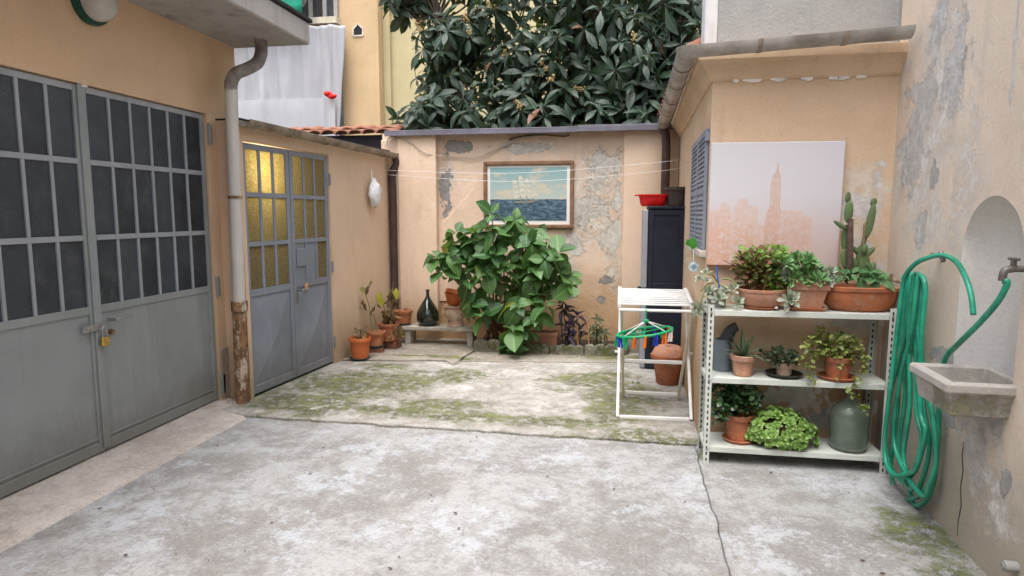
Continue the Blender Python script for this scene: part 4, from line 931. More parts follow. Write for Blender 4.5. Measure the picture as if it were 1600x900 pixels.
MB().lathe([(.095, 0), (.10, .015), (.1, .03), (.085, .04), (.09, .05), (.082, .062), (.1, .09), (.135, .13), (.145, .17), (.135, .21), (.125, .222), (.142, .23), (.145, .248), (.135, .255), (.12, .25), (.1, .1), (.001, .08)], c_, 36).build('body', m_cream, ur, smooth=True)
for z, r_ in ((.045, .094), (.235, .147)): MB().lathe([(r_ - .004, z - .008), (r_ + .003, z - .005), (r_ + .003, z + .005), (r_ - .004, z + .008)], c_, 36).build('band', plain('pink_glaze', (.45, .23, .17), .5), ur, smooth='all')
np_ = thing('nested_pots', 'two orange plastic pots nested askew on top of the ceramic urn', 'pots', c_ + V((-.03, 0, .26)))
T1 = Matrix.Rotation(rad(10), 3, 'Y'); T2 = Matrix.Rotation(rad(17), 3, 'Y')
MB().lathe([(.07, 0), (.115, .11), (.122, .113), (.124, .135), (.115, .135), (.07, .02), (.001, .02)], c_ + V((-.03, 0, .262)), 28, mat=T1).build('pot', m_orange, np_, smooth=True)
MB().lathe([(.08, .07), (.116, .13), (.125, .133), (.127, .152), (.118, .152), (.08, .085), (.001, .085)], c_ + V((-.035, 0, .272)), 28, mat=T2).build('pot', m_orange, np_, smooth=True)
p4 = thing('potted_plant', 'terracotta pot with bare cut stems on the left end of the bench', 'potted plant', on_bench(629))
c4 = V((atY(630, 507, 7.38).x, 7.38, bz + .012)); pot(p4, c4, .085, .12, .17, m_terra, saucer=(.1, m_greenpl))
for a, h_ in ((-.04, .2), (.02, .05), (.05, .06)): stem(p4, [c4 + V((a, jit(.03), .14)), c4 + V((a + jit(.01), 0, .15 + h_))], .006, .004, m_twig)
# ---- pots along the shed wall
def at_ground(x, y): p = atZ(x, y, .02); return V((p.x, p.y, .022))
pA_ = thing('potted_plant', 'big orange pot with stubby dried plant nearest the shed door', 'potted plant', at_ground(563, 566))
cA = at_ground(563, 562); pot(pA_, cA + V((0, 0, .012)), .088, .118, .235, m_orange, saucer=(.108, m_greenpl), rim=.045)
for _ in range(7): x, y = jit(.06), jit(.06); stem(pA_, [cA + V((x, y, .2)), cA + V((x * 1.4, y * 1.4, .26 + r2.uniform(.02, .14)))], .004, .002, m_twig)
for _ in range(22): 
    p = cA + V((.02 + jit(.06), jit(.05), r2.uniform(.24, .34))); place(bpy.data.meshes.get('dryleaf') or (lambda me: (me.materials.append(m_dry), me)[1])(t_dry.mesh('dryleaf', smooth='all')), 'leaf', pA_, Matrix.Translation(p) @ frame_of((jit(1), jit(1), jit(1))).to_4x4() @ Matrix.Scale(.06, 4))
dryme = bpy.data.meshes['dryleaf']; yme = t_round.mesh('yellowleaf', smooth='all'); yme.materials.append(m_yleaf)
m_brick = plain('old_brick', (.17, .075, .05), .9, .3, 9, .6, 50)
def brick(x, y, w_, d, z0, z1, rot, label, g=None):
    b = MB().box(-w_ / 2, w_ / 2, -d / 2, d / 2, 0, z1 - z0); o = b.build('brick', m_brick, bevel=.006); o.location = (x, y, z0); o.rotation_euler.z = rot; tag(o, label, 'brick', g); return o
cB = at_ground(588, 551); brick(cB.x, cB.y, .17, .14, .0205, .085, .25, 'dark mossy block under the small middle pot by the shed wall')
pB_ = thing('potted_plant', 'small orange pot with tall yellowing stem between its neighbours', 'potted plant', V((cB.x, cB.y, .086)))
cB2 = V((cB.x, cB.y, .098)); pot(pB_, cB2, .075, .108, .17, m_terra, saucer=(.1, m_greenpl))
YB = cB.y; tip = lambda x, y, d=0: atY(x, y, YB + d)
stem(pB_, [cB2 + V((-.02, 0, .13)), tip(580, 505), tip(577, 480), tip(572, 460), tip(576, 443)], .008, .003, m_gstem)
stem(pB_, [tip(577, 490), tip(586, 478), tip(590, 470)], .004, .002, m_gstem); stem(pB_, [cB2 + V((.02, 0, .13)), tip(586, 500), tip(584, 490)], .004, .003, m_twig)
for x, y, sz, dr in [(574, 448, .11, 1), (579, 447, .1, 1), (568, 468, .1, 1), (572, 474, .1, 1), (561, 476, .06, 1), (586, 478, .09, 1), (590, 474, .08, 1), (582, 484, .08, 1)]:
    place(dryme if dr else yme, 'leaf', pB_, Matrix.Translation(tip(x, y)) @ frame_of((jit(.6), -.3 + jit(.3), -1 + jit(.5)), (jit(.6), -1, .3)).to_4x4() @ Matrix.Scale(sz, 4))
leafm = leafmat('olive_leaf', (.14, .15, .04), (.26, .24, .08), .6, .25); ome = t_round.mesh('oliveleaf', smooth='all'); ome.materials.append(leafm)
for x, y in ((577, 446), (573, 456)): place(ome, 'leaf', pB_, Matrix.Translation(tip(x, y)) @ frame_of((jit(.6), -.5, .4), (0, -1, .6)).to_4x4() @ Matrix.Scale(.1, 4))
cC = at_ground(608, 545); brick(cC.x, cC.y + .02, .24, .16, .0205, .115, -.12, 'reddish brick under the pot beside the bench end')
pC_ = thing('potted_plant', 'orange pot with withered brown stems and two yellow leaves beside the bench', 'potted plant', V((cC.x, cC.y, .116)))
cC2 = V((cC.x, cC.y, .128)); pot(pC_, cC2, .095, .125, .2, m_terra, saucer=(.115, m_terra)); YC = cC.y; tip = lambda x, y, d=0: atY(x, y, YC + d)
stem(pC_, [cC2 + V((0, 0, .16)), tip(604, 495), tip(600, 480), tip(597, 468), tip(595, 455)], .007, .003, m_twig)
stem(pC_, [cC2 + V((.02, .02, .16)), tip(611, 490), tip(613, 470), tip(613, 450), tip(615, 440)], .009, .003, m_twig); stem(pC_, [cC2 + V((-.02, 0, .16)), tip(602, 500), tip(596, 492)], .004, .002, m_twig)
for i in range(64):
    t = r2.random(); x, y = (r2.gauss(606, 5), 505 - 22 * t) if i < 26 else (r2.gauss(613, 3.5), 500 - 50 * t) if i < 52 else (r2.gauss(622, 6), 512 + r2.uniform(-5, 12))
    place(dryme, 'leaf', pC_, Matrix.Translation(tip(x, y, jit(.05) - (.1 if i >= 52 else 0))) @ frame_of((jit(.5), jit(.5), -1 + jit(.6)), (jit(.8), -1, jit(.5))).to_4x4() @ Matrix.Scale(r2.uniform(.07, .13), 4))
for x, y, z in ((595, 462, .13), (594, 457, .12), (619, 450, .14)): place(yme, 'leaf', pC_, Matrix.Translation(tip(x, y)) @ frame_of((jit(.3), -.2, -1), (jit(.2), -1, .2)).to_4x4() @ Matrix.Scale(z, 4))
# ---- plastic bag on the shed wall
hb_s, hb_z = PS.px(581, 268); bg = thing('plastic_bag', 'crumpled white plastic bag hanging on the shed wall', 'bag', PS.p(*PS.px(585, 322), .06))
bb = MB(); N_ = 22
def bagf(u, v):
    q = u * 2 * math.pi; r_ = (.02 + .085 * math.sin(math.pi * min(1, v * 1.05)) ** .7); s_, z_ = PS.px(585, 278 + (1 - v) * 46, .07)
    p = PS.p(s_ + r_ * math.cos(q) * (1 + .1 * (1 - v)), z_, .075 + r_ * .55 * math.sin(q)); return p + V((1, 1, 1)) * .022 * mnoise.noise(p * 14) + V((1, -1, .5)) * .012 * mnoise.noise(p * 34)
bb.grid(bagf, N_, 14).build('sack', plain('bag_film', (.72, .72, .74), .35, .1, 20, .3, 30), bg, smooth='all')
MB().tube([PS.w(582, 284, .07), PS.w(581, 276, .03), PS.w(580, 264, .012)], [.012, .008, .006], 6).build('handle', m_white, bg, smooth='all')

# ================================================================== PLANTING BED
bedL, bedR = -1.66, .02; YE = 7.08
sbed = MB(); sbed.grid(lambda u, v: V((bedL + (bedR - bedL) * u, YE + .06 + .62 * v, .075 + .015 * mnoise.noise(V((u * 12, v * 5, 0))))), 30, 8); sbed.build('soil_bed', m_soil, smooth='all', kind='structure')
m_edge = concrete('mossy_edging', (.30, .285, .23), (.18, .17, .13), (.22, .2, .14), seed=61, moss=[((-.9, YE, .1), (1.2, .2, .12))], mosscol=(.12, .14, .05))
def scallop(xa, xb, h, lobes, label, y=YE, amp=.03):
    b = MB(); n = 10 * lobes; pts = []
    for i in range(n + 1): t = i / n; pts.append(V((xa + (xb - xa) * t, y - .03 + jit(.002), h - amp + amp * abs(math.sin(math.pi * lobes * t)) ** .7 + .012 * mnoise.noise(V((t * 9, xa, 2))))))
    b.prism([V((xa, y - .03, .0)), *[V((p.x, y - .03, p.z)) for p in pts], V((xb, y - .03, .0))][::-1], (0, .075, 0)); o = b.build('edging_stone', m_edge, bevel=.008)
    tag(o, label, 'edging', 'scalloped edging stones of the planting bed'); return o
ex = lambda x: atY(x, 550, YE).x
scallop(ex(741), ex(781), .17, 2, 'tallest two-lobed edging stone at the bench end of the bed'); scallop(ex(783), ex(818), .13, 2, 'edging stone partly hidden by the lowest big leaf cluster'); scallop(ex(819.5), ex(858), .145, 3, 'scalloped edging stone in front of the terracotta trough')
scallop(ex(859.5), ex(912), .135, 4, 'scalloped edging stone in front of the purple plant', amp=.022); scallop(ex(913.5), ex(962), .155, 3, 'edging stone nearest the white rack, with weeds at its foot')
rk = MB().ball((ex(968), 7.22, .06), (.10, .09, .10), 14, 9)
rk.v = [p + (p - V((ex(968), 7.22, .06))) * .35 * mnoise.noise(p * 7) for p in rk.v]
tag(rk.build('boulder', m_edge, smooth='all'), 'rough mossy stone at the rack end of the planting bed', 'stone')
rk = MB().box(ex(979), ex(1003), 7.28, 7.5, .005, .27); tag(rk.build('stone_block', m_edge, bevel=.02), 'upright grey stone block seen through the white rack', 'stone')
tb = thing('planter_trough', 'terracotta trough standing in the bed behind the edging', 'planter', (ex(853), 7.25, .07))
tx0, tx1 = atY(822, 500, 7.25).x, atY(871, 500, 7.25).x
for a in ((tx0, tx1, 7.2, 7.22), (tx0, tx1, 7.40, 7.42)): MB().box(*a, .06, .245).build('side_wall', m_terra_p, tb, bevel=.004)
for a in (tx0, tx1 - .02): MB().box(a, a + .0198, 7.2205, 7.3995, .06, .245).build('end_wall', m_terra_p, tb, bevel=.004)
MB().box(tx0 - .01, tx1 + .01, 7.185, 7.1995, .205, .25).build('rim', m_terra_p, tb, bevel=.004); MB().box(tx0 + .021, tx1 - .021, 7.221, 7.399, .06, .22).build('soil', m_soil, tb)
# hydrangea
m_hyd = leafmat('hydrangea_leaf', (.03, .095, .032), (.095, .20, .055), .36, .28, dead=((.36, .36, .05), .985))
hy = thing('hydrangea_plant', 'large bushy green leafed hydrangea shrub in the bed below the ship painting', 'shrub', (atY(785, 535, 7.35).x, 7.35, .08))
tpl_h = [leaf_tpl(.36, .46, d, .2, 6, .85, .018) for d in (.05, .4, .85)]; hme = []
for t in tpl_h: me = t.mesh('hydrangealeaf', smooth='all'); me.materials.append(m_hyd); hme.append(me)
ht = [(380, 275), (462, 298), (255, 340), (300, 385), (240, 385), (372, 335), (330, 430), (345, 470), (185, 440), (205, 490), (265, 500), (300, 525), (420, 370), (450, 345), (505, 345), (480, 420), (440, 460), (500, 490), (532, 480), (570, 400), (612, 410), (565, 450), (600, 450), (620, 500), (650, 510), (612, 538), (560, 560), (540, 575), (570, 612), (510, 600), (470, 612), (305, 605), (345, 645), (330, 600), (480, 690), (512, 702), (455, 695), (440, 750), (462, 775), (540, 520), (400, 520), (530, 650), (395, 625), (290, 440), (390, 430), (250, 455), (410, 480), (340, 370), (540, 350), (520, 380), (660, 540), (360, 500), (450, 560), (225, 430), (320, 345), (590, 480), (480, 530)]
h_rng = random.Random(5); croot = V((atY(778, 525, 7.4).x, 7.4, .1)); canes = []
for i, (x, y) in enumerate(ht):
    px_, py_ = 600 + x / 2.25, 206 + y / 2.25 * (1 if y > 500 else 1.0) + (6 if y < 420 else 0); dep = 7.28 - .32 * h_rng.random() - (.12 if y > 560 else 0); dep = min(dep, 7.3)
    if (x, y) in ((440, 750), (462, 775)): dep = 6.98
    p = atY(px_, py_, dep); p.z = max(p.z, .1); dx = (p.x - croot.x)
    a = V((dx * .55 + h_rng.gauss(0, .18), -.55 + h_rng.gauss(0, .15), .75 + h_rng.gauss(0, .15)))
    L = h_rng.uniform(.20, .27)
    for mt in whorl(p, a, h_rng.randint(5, 8), L, (-42, 55), h_rng, .45, .38): place(hme[h_rng.randrange(3)], 'leaf', hy, mt)
    if i % 2 == 0: canes.append(p)
m_cane = plain('hydrangea_cane', (.20, .10, .05), .85, .3, 15, .4)
for p in canes:
    b = croot + V((jit(.14), jit(.08), 0)); md = (b + p) / 2 + V(((p.x - croot.x) * -.15, .06, .06)); md.y = min(md.y, 7.55); stem(hy, [b, md, p + V((0, .01, -.01))], .011, .006, m_cane, 'cane')
for _ in range(14): b = croot + V((jit(.2), jit(.1), -.02)); stem(hy, [b, b + V((jit(.08), jit(.05), .12)), b + V((jit(.2), jit(.08), r2.uniform(.15, .4)))], .008, .003, m_cane, 'dead_cane')
# purple plant, stakes, small succulent
m_purple = leafmat('purple_leaf', (.030, .018, .045), (.065, .04, .085), .4, .1); pu = thing('purple_plant', 'dark purple leafed plant between the trough and wooden stakes', 'plant', (ex(893), 7.28, .08))
pme = leaf_tpl(.13, .35, .35, .3, 5).mesh('purpleleaf', smooth='all'); pme.materials.append(m_purple)
for bx_, hx in ((880, 483), (888, 488), (901, 494), (896, 512), (882, 510), (906, 517), (890, 522)):
    t_ = atY(bx_, hx, 7.24); b_ = V((t_.x + jit(.03), 7.28, .07)); stem(pu, [b_, (b_ + t_) / 2 + V((jit(.03), 0, 0)), t_], .006, .004, m_purple)
    for mt in whorl(t_, (jit(.4), -.4, .9), 7, .17, (-40, 75), r2, .2): place(pme, 'leaf', pu, mt)
m_stake = plain('bamboo_stake', (.42, .22, .09), .7, .25, 12, .2)
for x, y0, y1, lab in ((919, 500, 543, 'tallest tan wooden stake in the bed'), (902, 508, 545, 'shorter wooden stake among the purple leaves')):
    a = atY(x, y0, 7.22); a2 = V((a.x + .015, 7.22, .06)); tag(MB().bar(a2, a, .028, .018).build('garden_stake', m_stake, bevel=.003), lab, 'stake')
su = thing('bed_plant', 'small grey green plant at the rack end of the bed', 'plant', (ex(935), 7.28, .08)); m_su = leafmat('greygreen_leaf', (.06, .085, .045), (.11, .14, .07), .5, .15)
sme = leaf_tpl(.14, .4, .25, .3, 4).mesh('greygreenleaf', smooth='all'); sme.materials.append(m_su)
for x, y in ((932, 500), (928, 515), (938, 517), (945, 522), (922, 522), (934, 527)):
    t_ = atY(x, y, 7.25); stem(su, [V((t_.x, 7.3, .07)), t_], .01, .006, m_su)
    for mt in whorl(t_, (jit(.4), -.4, .9), 8, .12, (-30, 75), r2, .2): place(sme, 'leaf', su, mt)

# ================================================================== CABINET CORNER
m_navy = plain('navy_plastic', (.014, .018, .032), .45, .2, 5, .1); m_pgrey = plain('grey_plastic', (.30, .31, .34), .5, .1)
cab = thing('storage_cabinet', 'tall dark navy plastic storage cabinet in the corner', 'cabinet', (.42, 6.7, 0))
x0, x1 = atY(1011, 450, 6.55).x, atY(1068, 450, 6.55).x; zt_ = atY(1040, 322, 6.55).z; y0, y1 = 6.55, 6.95; zm = atY(1040, 452, 6.55).z
cbd = MB().box(x0, x1, y0 + .025, y1, .02, zt_ - .03).build('carcass', m_navy, cab, bevel=.006)
MB().box(x0 - .01, x1 + .008, y0 - .005, y1 + .01, zt_ - .0295, zt_).build('top', m_navy, cab, bevel=.006)
for za, zb2 in ((.04, zm - .008), (zm + .008, zt_ - .04)):
    pn = MB().box(x0 + .002, x1 - .002, y0 + .008, y0 + .0245, za, zb2).build('side_panel', m_navy, cab, bevel=.003)
    for a in ((x0 + .004, x0 + .05, za, zb2), (x1 - .05, x1 - .004, za, zb2), (x0 + .051, x1 - .051, za, za + .05), (x0 + .051, x1 - .051, zb2 - .05, zb2)): MB().box(a[0], a[1], y0 - .002, y0 + .0075, a[2], a[3]).build('raised_frame', m_navy, pn, bevel=.003)
for za, zb2 in ((.03, zm - .01), (zm + .01, zt_ - .04)): MB().box(x0 - .055, x0 - .004, y0 + .01, y1 - .01, za, zb2).build('door', m_pgrey, cab, bevel=.006)
MB().lathe([(.012, 0), (.022, .02), (.02, .035), (.001, .04)], (x0 - .055, y0 + .06, zm), 10, mat=Matrix.Rotation(rad(-90), 3, 'Y')).build('knob', m_navy, cab, smooth=True)
m_red = plain('red_plastic', (.62, .012, .012), .35, .1, 5, 0)
ba = thing('red_basin', 'bright red plastic basin on top of the dark cabinet', 'basin', (atY(1018, 320, 6.7).x, 6.72, zt_))
bc = V((atY(1020, 320, 6.7).x, 6.72, zt_ + .001)); bs = MB()
def supl(a, b, q, e=.35): c, s_ = math.cos(q), math.sin(q); return V((a * math.copysign(abs(c) ** e, c), b * math.copysign(abs(s_) ** e, s_), 0))
rings = [(.11, .08, 0), (.125, .095, .02), (.14, .11, .1), (.155, .125, .105), (.155, .125, .118), (.135, .105, .116), (.12, .09, .02)]
bs.add([bc + supl(a, b, 2 * math.pi * k / 28, .6) + V((0, 0, z)) for a, b, z in rings for k in range(28)], [(i * 28 + k, i * 28 + (k + 1) % 28, (i + 1) * 28 + (k + 1) % 28, (i + 1) * 28 + k) for i in range(len(rings) - 1) for k in range(28)] + [tuple(range(6 * 28, 7 * 28)), tuple(range(27, -1, -1))])
bs.build('bowl', m_red, ba, smooth=True)
for sx_ in (-1, 1): MB().box(bc.x + sx_ * .165 - .02, bc.x + sx_ * .165 + .02, bc.y - .05, bc.y + .05, zt_ + .105, zt_ + .117).build('handle', m_red, ba, bevel=.004)
dpot = thing('empty_pot', 'dark brown empty flowerpot on top of the dark cabinet', 'flowerpot', (atY(1055, 320, 6.7).x, 6.7, zt_))
pot(dpot, (atY(1056, 320, 6.66).x, 6.70, zt_ + .001), .085, .118, .19, plain('dark_pot', (.06, .045, .04), .7, .3), soil=False)
lpt = thing('lidded_pot', 'large terracotta coloured plastic pot with a saucer as lid behind the rack', 'flowerpot', V((.446, 5.94, .012)))
lc = atZ(1043, 600, .01); lc.z = .012; k_ = lc.y / 1000
MB().lathe([(.095, 0), (.105, .01), (.138, .24), (.16, .25), (.163, .285), (.155, .29), (.13, .28), (.09, .02), (.001, .02)], lc, 36).build('pot', m_terra, lpt, smooth=True)
MB().lathe([(.15, .291), (.148, .30), (.125, .345), (.10, .362), (.03, .364), (.028, .372), (.001, .373)], lc, 36).build('lid', m_terra_p, lpt, smooth=True)

# ---- white folding rack
m_rack = plain('white_rack_plastic', (.74, .74, .73), .4, .06, 6, .05); m_rack2 = plain('ivory_rack_metal', (.62, .58, .48), .45, .08, 6, .05)
rk_ = thing('drying_rack', 'white folding clothes rack with slatted top', 'drying rack', (.28, 5.2, .01))
xa, xb = -.005, .555; Yn, Yf = 4.92, 5.50; zN = .88; zF = .94
f1 = (V((xa, Yn, .02)), V((xa + .005, Yf, zF))); f1r = (V((xb, Yn + .02, .02)), V((xb - .02, Yf, zF)))
f2 = (V((xa + .045, Yf, .02)), V((xa + .015, Yn + .02, zN))); f2r = (V((xb - .055, Yf, .02)), V((xb - .015, Yn + .02, zN)))
for a, b in (f1, f1r): MB().bar(a, b, .022, .045, (0, 1, .3)).build('leg', m_rack, rk_, bevel=.004)
for a, b in (f2, f2r): MB().bar(a, b, .022, .04, (0, 1, .3)).build('leg', m_rack2, rk_, bevel=.004)
cb_ = lambda a, b, w_=.022, h_=.04, mt=m_rack, nm='crossbar': MB().bar(a, b, w_, h_).build(nm, mt, rk_, bevel=.004)
cb_(f1[0] + V((.012, 0, .0)), f1r[0] - V((.012, 0, 0))); l2 = lambda t, p: p[0].lerp(p[1], t)
cb_(l2(.06, f2) + V((.012, 0, 0)), l2(.06, f2r) - V((.012, 0, 0)), .02, .03); cb_(l2(.44, f2) + V((.012, 0, 0)), l2(.44, f2r) - V((.012, 0, 0)), .02, .03)
MB().tube([V((xa - .0, Yn - .0, zN - .01)), V((xb + .09, Yn, zN - .01))], .012, 10).build('rail', m_rack, rk_, smooth=True)
for x in (xa, xb - .02): MB().bar(V((x, Yn - .01, zN + .025)), V((x, Yf + .02, zF + .025)), .03, .035).build('side_rail', m_rack, rk_, bevel=.004)
for i in range(9):
    t = (i + .5) / 9; y = Yn + (Yf - Yn) * t; z = zN + (zF - zN) * t + .028; ww = .03 if i < 4 else .055
    MB().box(xa + .017, xb - .037, y - ww / 2, y + ww / 2, z - .006, z + .006).build('slat', m_rack, rk_, bevel=.003)
for q_ in (f1, f1r): p = l2(.5, q_); MB().tube([p - V((.035, 0, 0)), p + V((.035, 0, 0))], .012, 8).build('pivot_bolt', m_rack2, rk_, smooth=True)
# ---- peg hanger
m_grn = plain('green_peg_plastic', (.005, .30, .12), .35, .1); m_blu = plain('blue_peg_plastic', (.02, .05, .42), .35); m_org = plain('orange_peg_plastic', (.72, .16, .02), .35); m_wht = m_white
hc = V((.185, Yn - .04, .71)); hg = thing('peg_hanger', 'green oval sock hanger with coloured pegs hooked to the white rack', 'peg hanger', hc)
Tt = Matrix.Rotation(rad(-9), 3, 'Y') @ Matrix.Rotation(rad(7), 3, 'X')
def oval(q, a=.205, b=.11): return hc + Tt @ V((a * math.cos(q), b * math.sin(q), 0))
MB().tube([oval(2 * math.pi * k / 40) for k in range(41)], .011, 8, cap=False).build('ring', m_grn, hg, smooth='all', merge=True)
for q in (.5, 1.5): MB().tube([oval(q), oval(q + math.pi)], .006, 6).build('spoke', m_grn, hg, smooth='all')
hub = hc + V((.01, 0, .085)); MB().ball(hub, (.022, .022, .016), 10, 6).build('hub', m_grn, hg, smooth='all')
for q in (.6, 2.4, 3.8, 5.6): MB().tube([oval(q), hub], .004, 6).build('cord', m_wht, hg, smooth='all')
MB().tube(spline([hub, hub + V((0, 0, .07)), V((hub.x, Yn - .02, zN - .02)), V((hub.x, Yn, zN + .006)), V((hub.x, Yn + .02, zN - .01))], 5), .005, 6).build('hook', m_grn, hg, smooth='all')
cols = [m_org, m_grn, m_blu, m_grn, m_grn, m_grn, m_grn, m_grn, m_blu, m_grn, m_org, m_org, m_blu, m_org, m_wht, m_org]
for i, mt in enumerate(cols):
    q = 2 * math.pi * (i + .5) / len(cols) + .2; p = oval(q) + V((0, 0, -.008)); t = jit(.25); d = V((math.sin(t), jit(.1), -1)).normalized() * .085; sd = V((math.cos(q * 1.7), math.sin(q * 1.7), 0)) * .008
    b = MB(); b.bar(p + sd + V((0, 0, .012)), p + sd * 1.5 + d * .9, .017, .010); b.bar(p - sd + V((0, 0, .012)), p - sd * 1.5 + d * .9, .017, .010); b.bar(p - sd * 1.1 + d * .35, p + sd * 1.1 + d * .35, .010, .012)
    b.build('peg', mt, hg)

# ================================================================== SHELVING UNIT
m_shelf = plain('pale_grey_green_enamel', (.55, .58, .53), .45, .1, 4, .08, 40); m_slot = m_dkrubber
SX0, SX1, SY0, SY1 = atY(1104, 560, 4.12).x, atY(1398, 560, 4.12).x, 4.12, 4.42
SX0 = .545; SX1 = 1.632; shz = (.115, .568, 1.0)
su_ = thing('shelving_unit', 'pale slotted metal shelving unit with three shelves', 'shelving', ((SX0 + SX1) / 2, 4.27, 0))
for ix, x in ((1, SX0), (-1, SX1)):
    for iy, y in ((1, SY0), (-1, SY1)):
        b = MB(); x_a, x_b = sorted((x, x + ix * .036)); y_a, y_b = sorted((y, y + iy * .003)); b.box(x_a, x_b, y_a, y_b, .003, 1.035)
        x_c, x_d = sorted((x, x + ix * .003)); y_c, y_d = sorted((y + iy * .0032, y + iy * .036)); b.box(x_c, x_d, y_c, y_d, .003, 1.035)
        up = b.build('upright', m_shelf, su_); sl = MB(); xc = x + ix * .018; yf = min(y_a, y_b) - .0006 if iy > 0 else y_a - .0006
        for kk in range(26): z = .03 + kk * .039; sl.box(xc - .0045, xc + .0045, yf, yf + .0005, z - .010, z + .010)
        xs = x_c - .0006 if ix > 0 else x_d + .0001; yc = (y_c + y_d) / 2
        for kk in range(26): z = .03 + kk * .039; sl.box(xs, xs + .0005, yc - .0045, yc + .0045, z - .010, z + .010)
        sl.build('slots', m_slot, up, kind='stuff')
for z in shz:
    b = MB(); b.box(SX0 + .004, SX1 - .004, SY0 + .0045, SY1 - .0045, z - .003, z)
    so = b.build('shelf', m_shelf, su_)
    MB().box(SX0 + .038, SX1 - .038, SY0 + .001, SY0 + .0042, z - .034, z + .0008).build('front_lip', m_shelf, so, bevel=.0012)
    for x in (SX0 + .0045, SX1 - .0055): MB().box(x, x + .001, SY0 + .04, SY1 - .04, z - .034, z - .0035).build('side_lip', m_shelf, so)
    for x in (SX0 + .02, SX1 - .02): MB().tube([V((x, SY0 - .006, z - .016)), V((x, SY0 + .004, z - .016))], .008, 6).build('bolt', m_steel, so)
TZ, MZ, BZ = shz[2] + .001, shz[1] + .001, shz[0] + .001
def sx_at(x, y, Y=4.25): return atY(x, y, Y).x
# top shelf -------------------------------------------------------
m_ech = leafmat('echeveria_leaf', (.30, .36, .27), (.42, .46, .36), .5, .08, vein=False); m_gpot = plain('grey_stone_pot', (.28, .26, .25), .85, .2, 10, .3)
e1 = thing('potted_succulent', 'grey pot spilling pale rosettes at the rack end of the top shelf', 'potted plant', (sx_at(1122, 470), 4.26, TZ))
c = V((sx_at(1121, 468), 4.29, TZ)); pot(e1, c, .055, .075, .125, m_gpot)
fo = MB()
for x, y, Y_, ax_, L in [(1122, 467, 4.17, (0, -1, .5), .062), (1151, 473, 4.16, (.2, -1, .4), .055), (1143, 452, 4.2, (.2, -.8, .8), .052), (1092, 481, 4.13, (-.3, -1, -.2), .06), (1103, 428, 4.25, (-.2, -.3, 1), .042), (1094, 437, 4.22, (-.6, -.4, .8), .042), (1110, 455, 4.2, (-.3, -.6, .8), .045), (1130, 460, 4.22, (0, -.5, .9), .05), (1103, 440, 4.2, (0, -.6, .9), .035)]:
    p = atY(x, y, Y_); rosette(fo, p, ax_, 18, L, t_fleshy, r2, (0, 75))
fo.build('rosettes', m_ech, e1, smooth='all', kind='stuff')
for a, b in (((1121, 440), (1103, 428)), ((1115, 442), (1095, 455)), ((1110, 445), (1092, 478)), ((1125, 445), (1150, 470)), ((1130, 436), (1150, 447)), ((1118, 442), (1122, 464))):
    p, q = atY(*a, 4.25), atY(*b, 4.19); stem(e1, [p, (p + q) / 2 + V((0, -.02, .02)), q], .005, .004, m_gstem)
tag(MB().tube([atY(1124, 450, 4.27), atY(1119, 416, 4.27)], .005, 6).build('blue_stick', plain('blue_plastic', (.03, .12, .5), .4)), 'thin blue plastic stick poking up from the grey pot', 'stick')
b1 = thing('potted_plant', 'round terracotta bowl with bushy red and green plant on the top shelf', 'potted plant', (sx_at(1188, 478), 4.27, TZ))
c = V((sx_at(1189, 478), 4.26, TZ + .0085)); MB().lathe([(.09, 0), (.10, .005), (.135, .05), (.145, .075), (.146, .1), (.152, .103), (.154, .118), (.143, .12), (.13, .09), (.001, .09)], c, 36).build('bowl', m_terra_p, b1, smooth=True)
MB().lathe([(.10, 0), (.118, .014), (.112, .016), (.09, .006), (.001, .006)], c - V((0, 0, .008)), 32).build('saucer', m_terra, b1, smooth=True)
m_ger = leafmat('red_green_leaf', (.10, .15, .035), (.20, .19, .07), .55, .2, vein=False, dead=((.22, .10, .05), .55)); m_lime = leafmat('lime_leaf', (.14, .26, .04), (.24, .38, .08), .5, .25, vein=False)
gc_ = atY(1188, 415, 4.27)
bush(gc_ + V((0, 0, -.02)), (.165, .11, .13), 620, .042, t_round, r2, .4, TZ + .11, .35).build('foliage', m_ger, b1, smooth='all', kind='stuff')
bush(atY(1190, 400, 4.25), (.15, .10, .075), 120, .045, t_round, r2, .6, None, .7).build('young_leaves', m_lime, b1, smooth='all', kind='stuff')
for _ in range(16): p = c + V((jit(.08), jit(.06), .09)); stem(b1, [p, p + V((jit(.06), jit(.04), .08)), p + V((jit(.2), jit(.1), .2))], .005, .003, m_cane)
q1 = thing('potted_succulent', 'square terracotta pot with fleshy green rosettes in the middle of the top shelf', 'potted plant', (sx_at(1260, 478), 4.25, TZ))
cx_ = sx_at(1260, 478, 4.2); hb, ht_ = .082, .118
def sq(r_, z): return [V((cx_ + a * r_, 4.24 + b_ * r_ * .85, TZ + z)) for a, b_ in ((-1, -1), (1, -1), (1, 1), (-1, 1))]
b = MB(); lv = [sq(hb, .012), sq(ht_ - .012, .13), sq(ht_, .132), sq(ht_, .165), sq(ht_ - .012, .165), sq(ht_ - .02, .14)]
b.add([p for l in lv for p in l], [(i * 4 + k, i * 4 + (k + 1) % 4, i * 4 + 4 + (k + 1) % 4, i * 4 + 4 + k) for i in range(5) for k in range(4)] + [(3, 2, 1, 0), (20, 21, 22, 23)]); b.build('pot', m_terra_p, q1, bevel=.004)
b = MB(); lv = [sq(.085, 0), sq(.11, .022), sq(.102, .022), sq(.08, .011)]; b.add([p for l in lv for p in l], [(i * 4 + k, i * 4 + (k + 1) % 4, i * 4 + 4 + (k + 1) % 4, i * 4 + 4 + k) for i in range(3) for k in range(4)] + [(3, 2, 1, 0), (12, 13, 14, 15)]); b.build('saucer', m_terra, q1, bevel=.002)
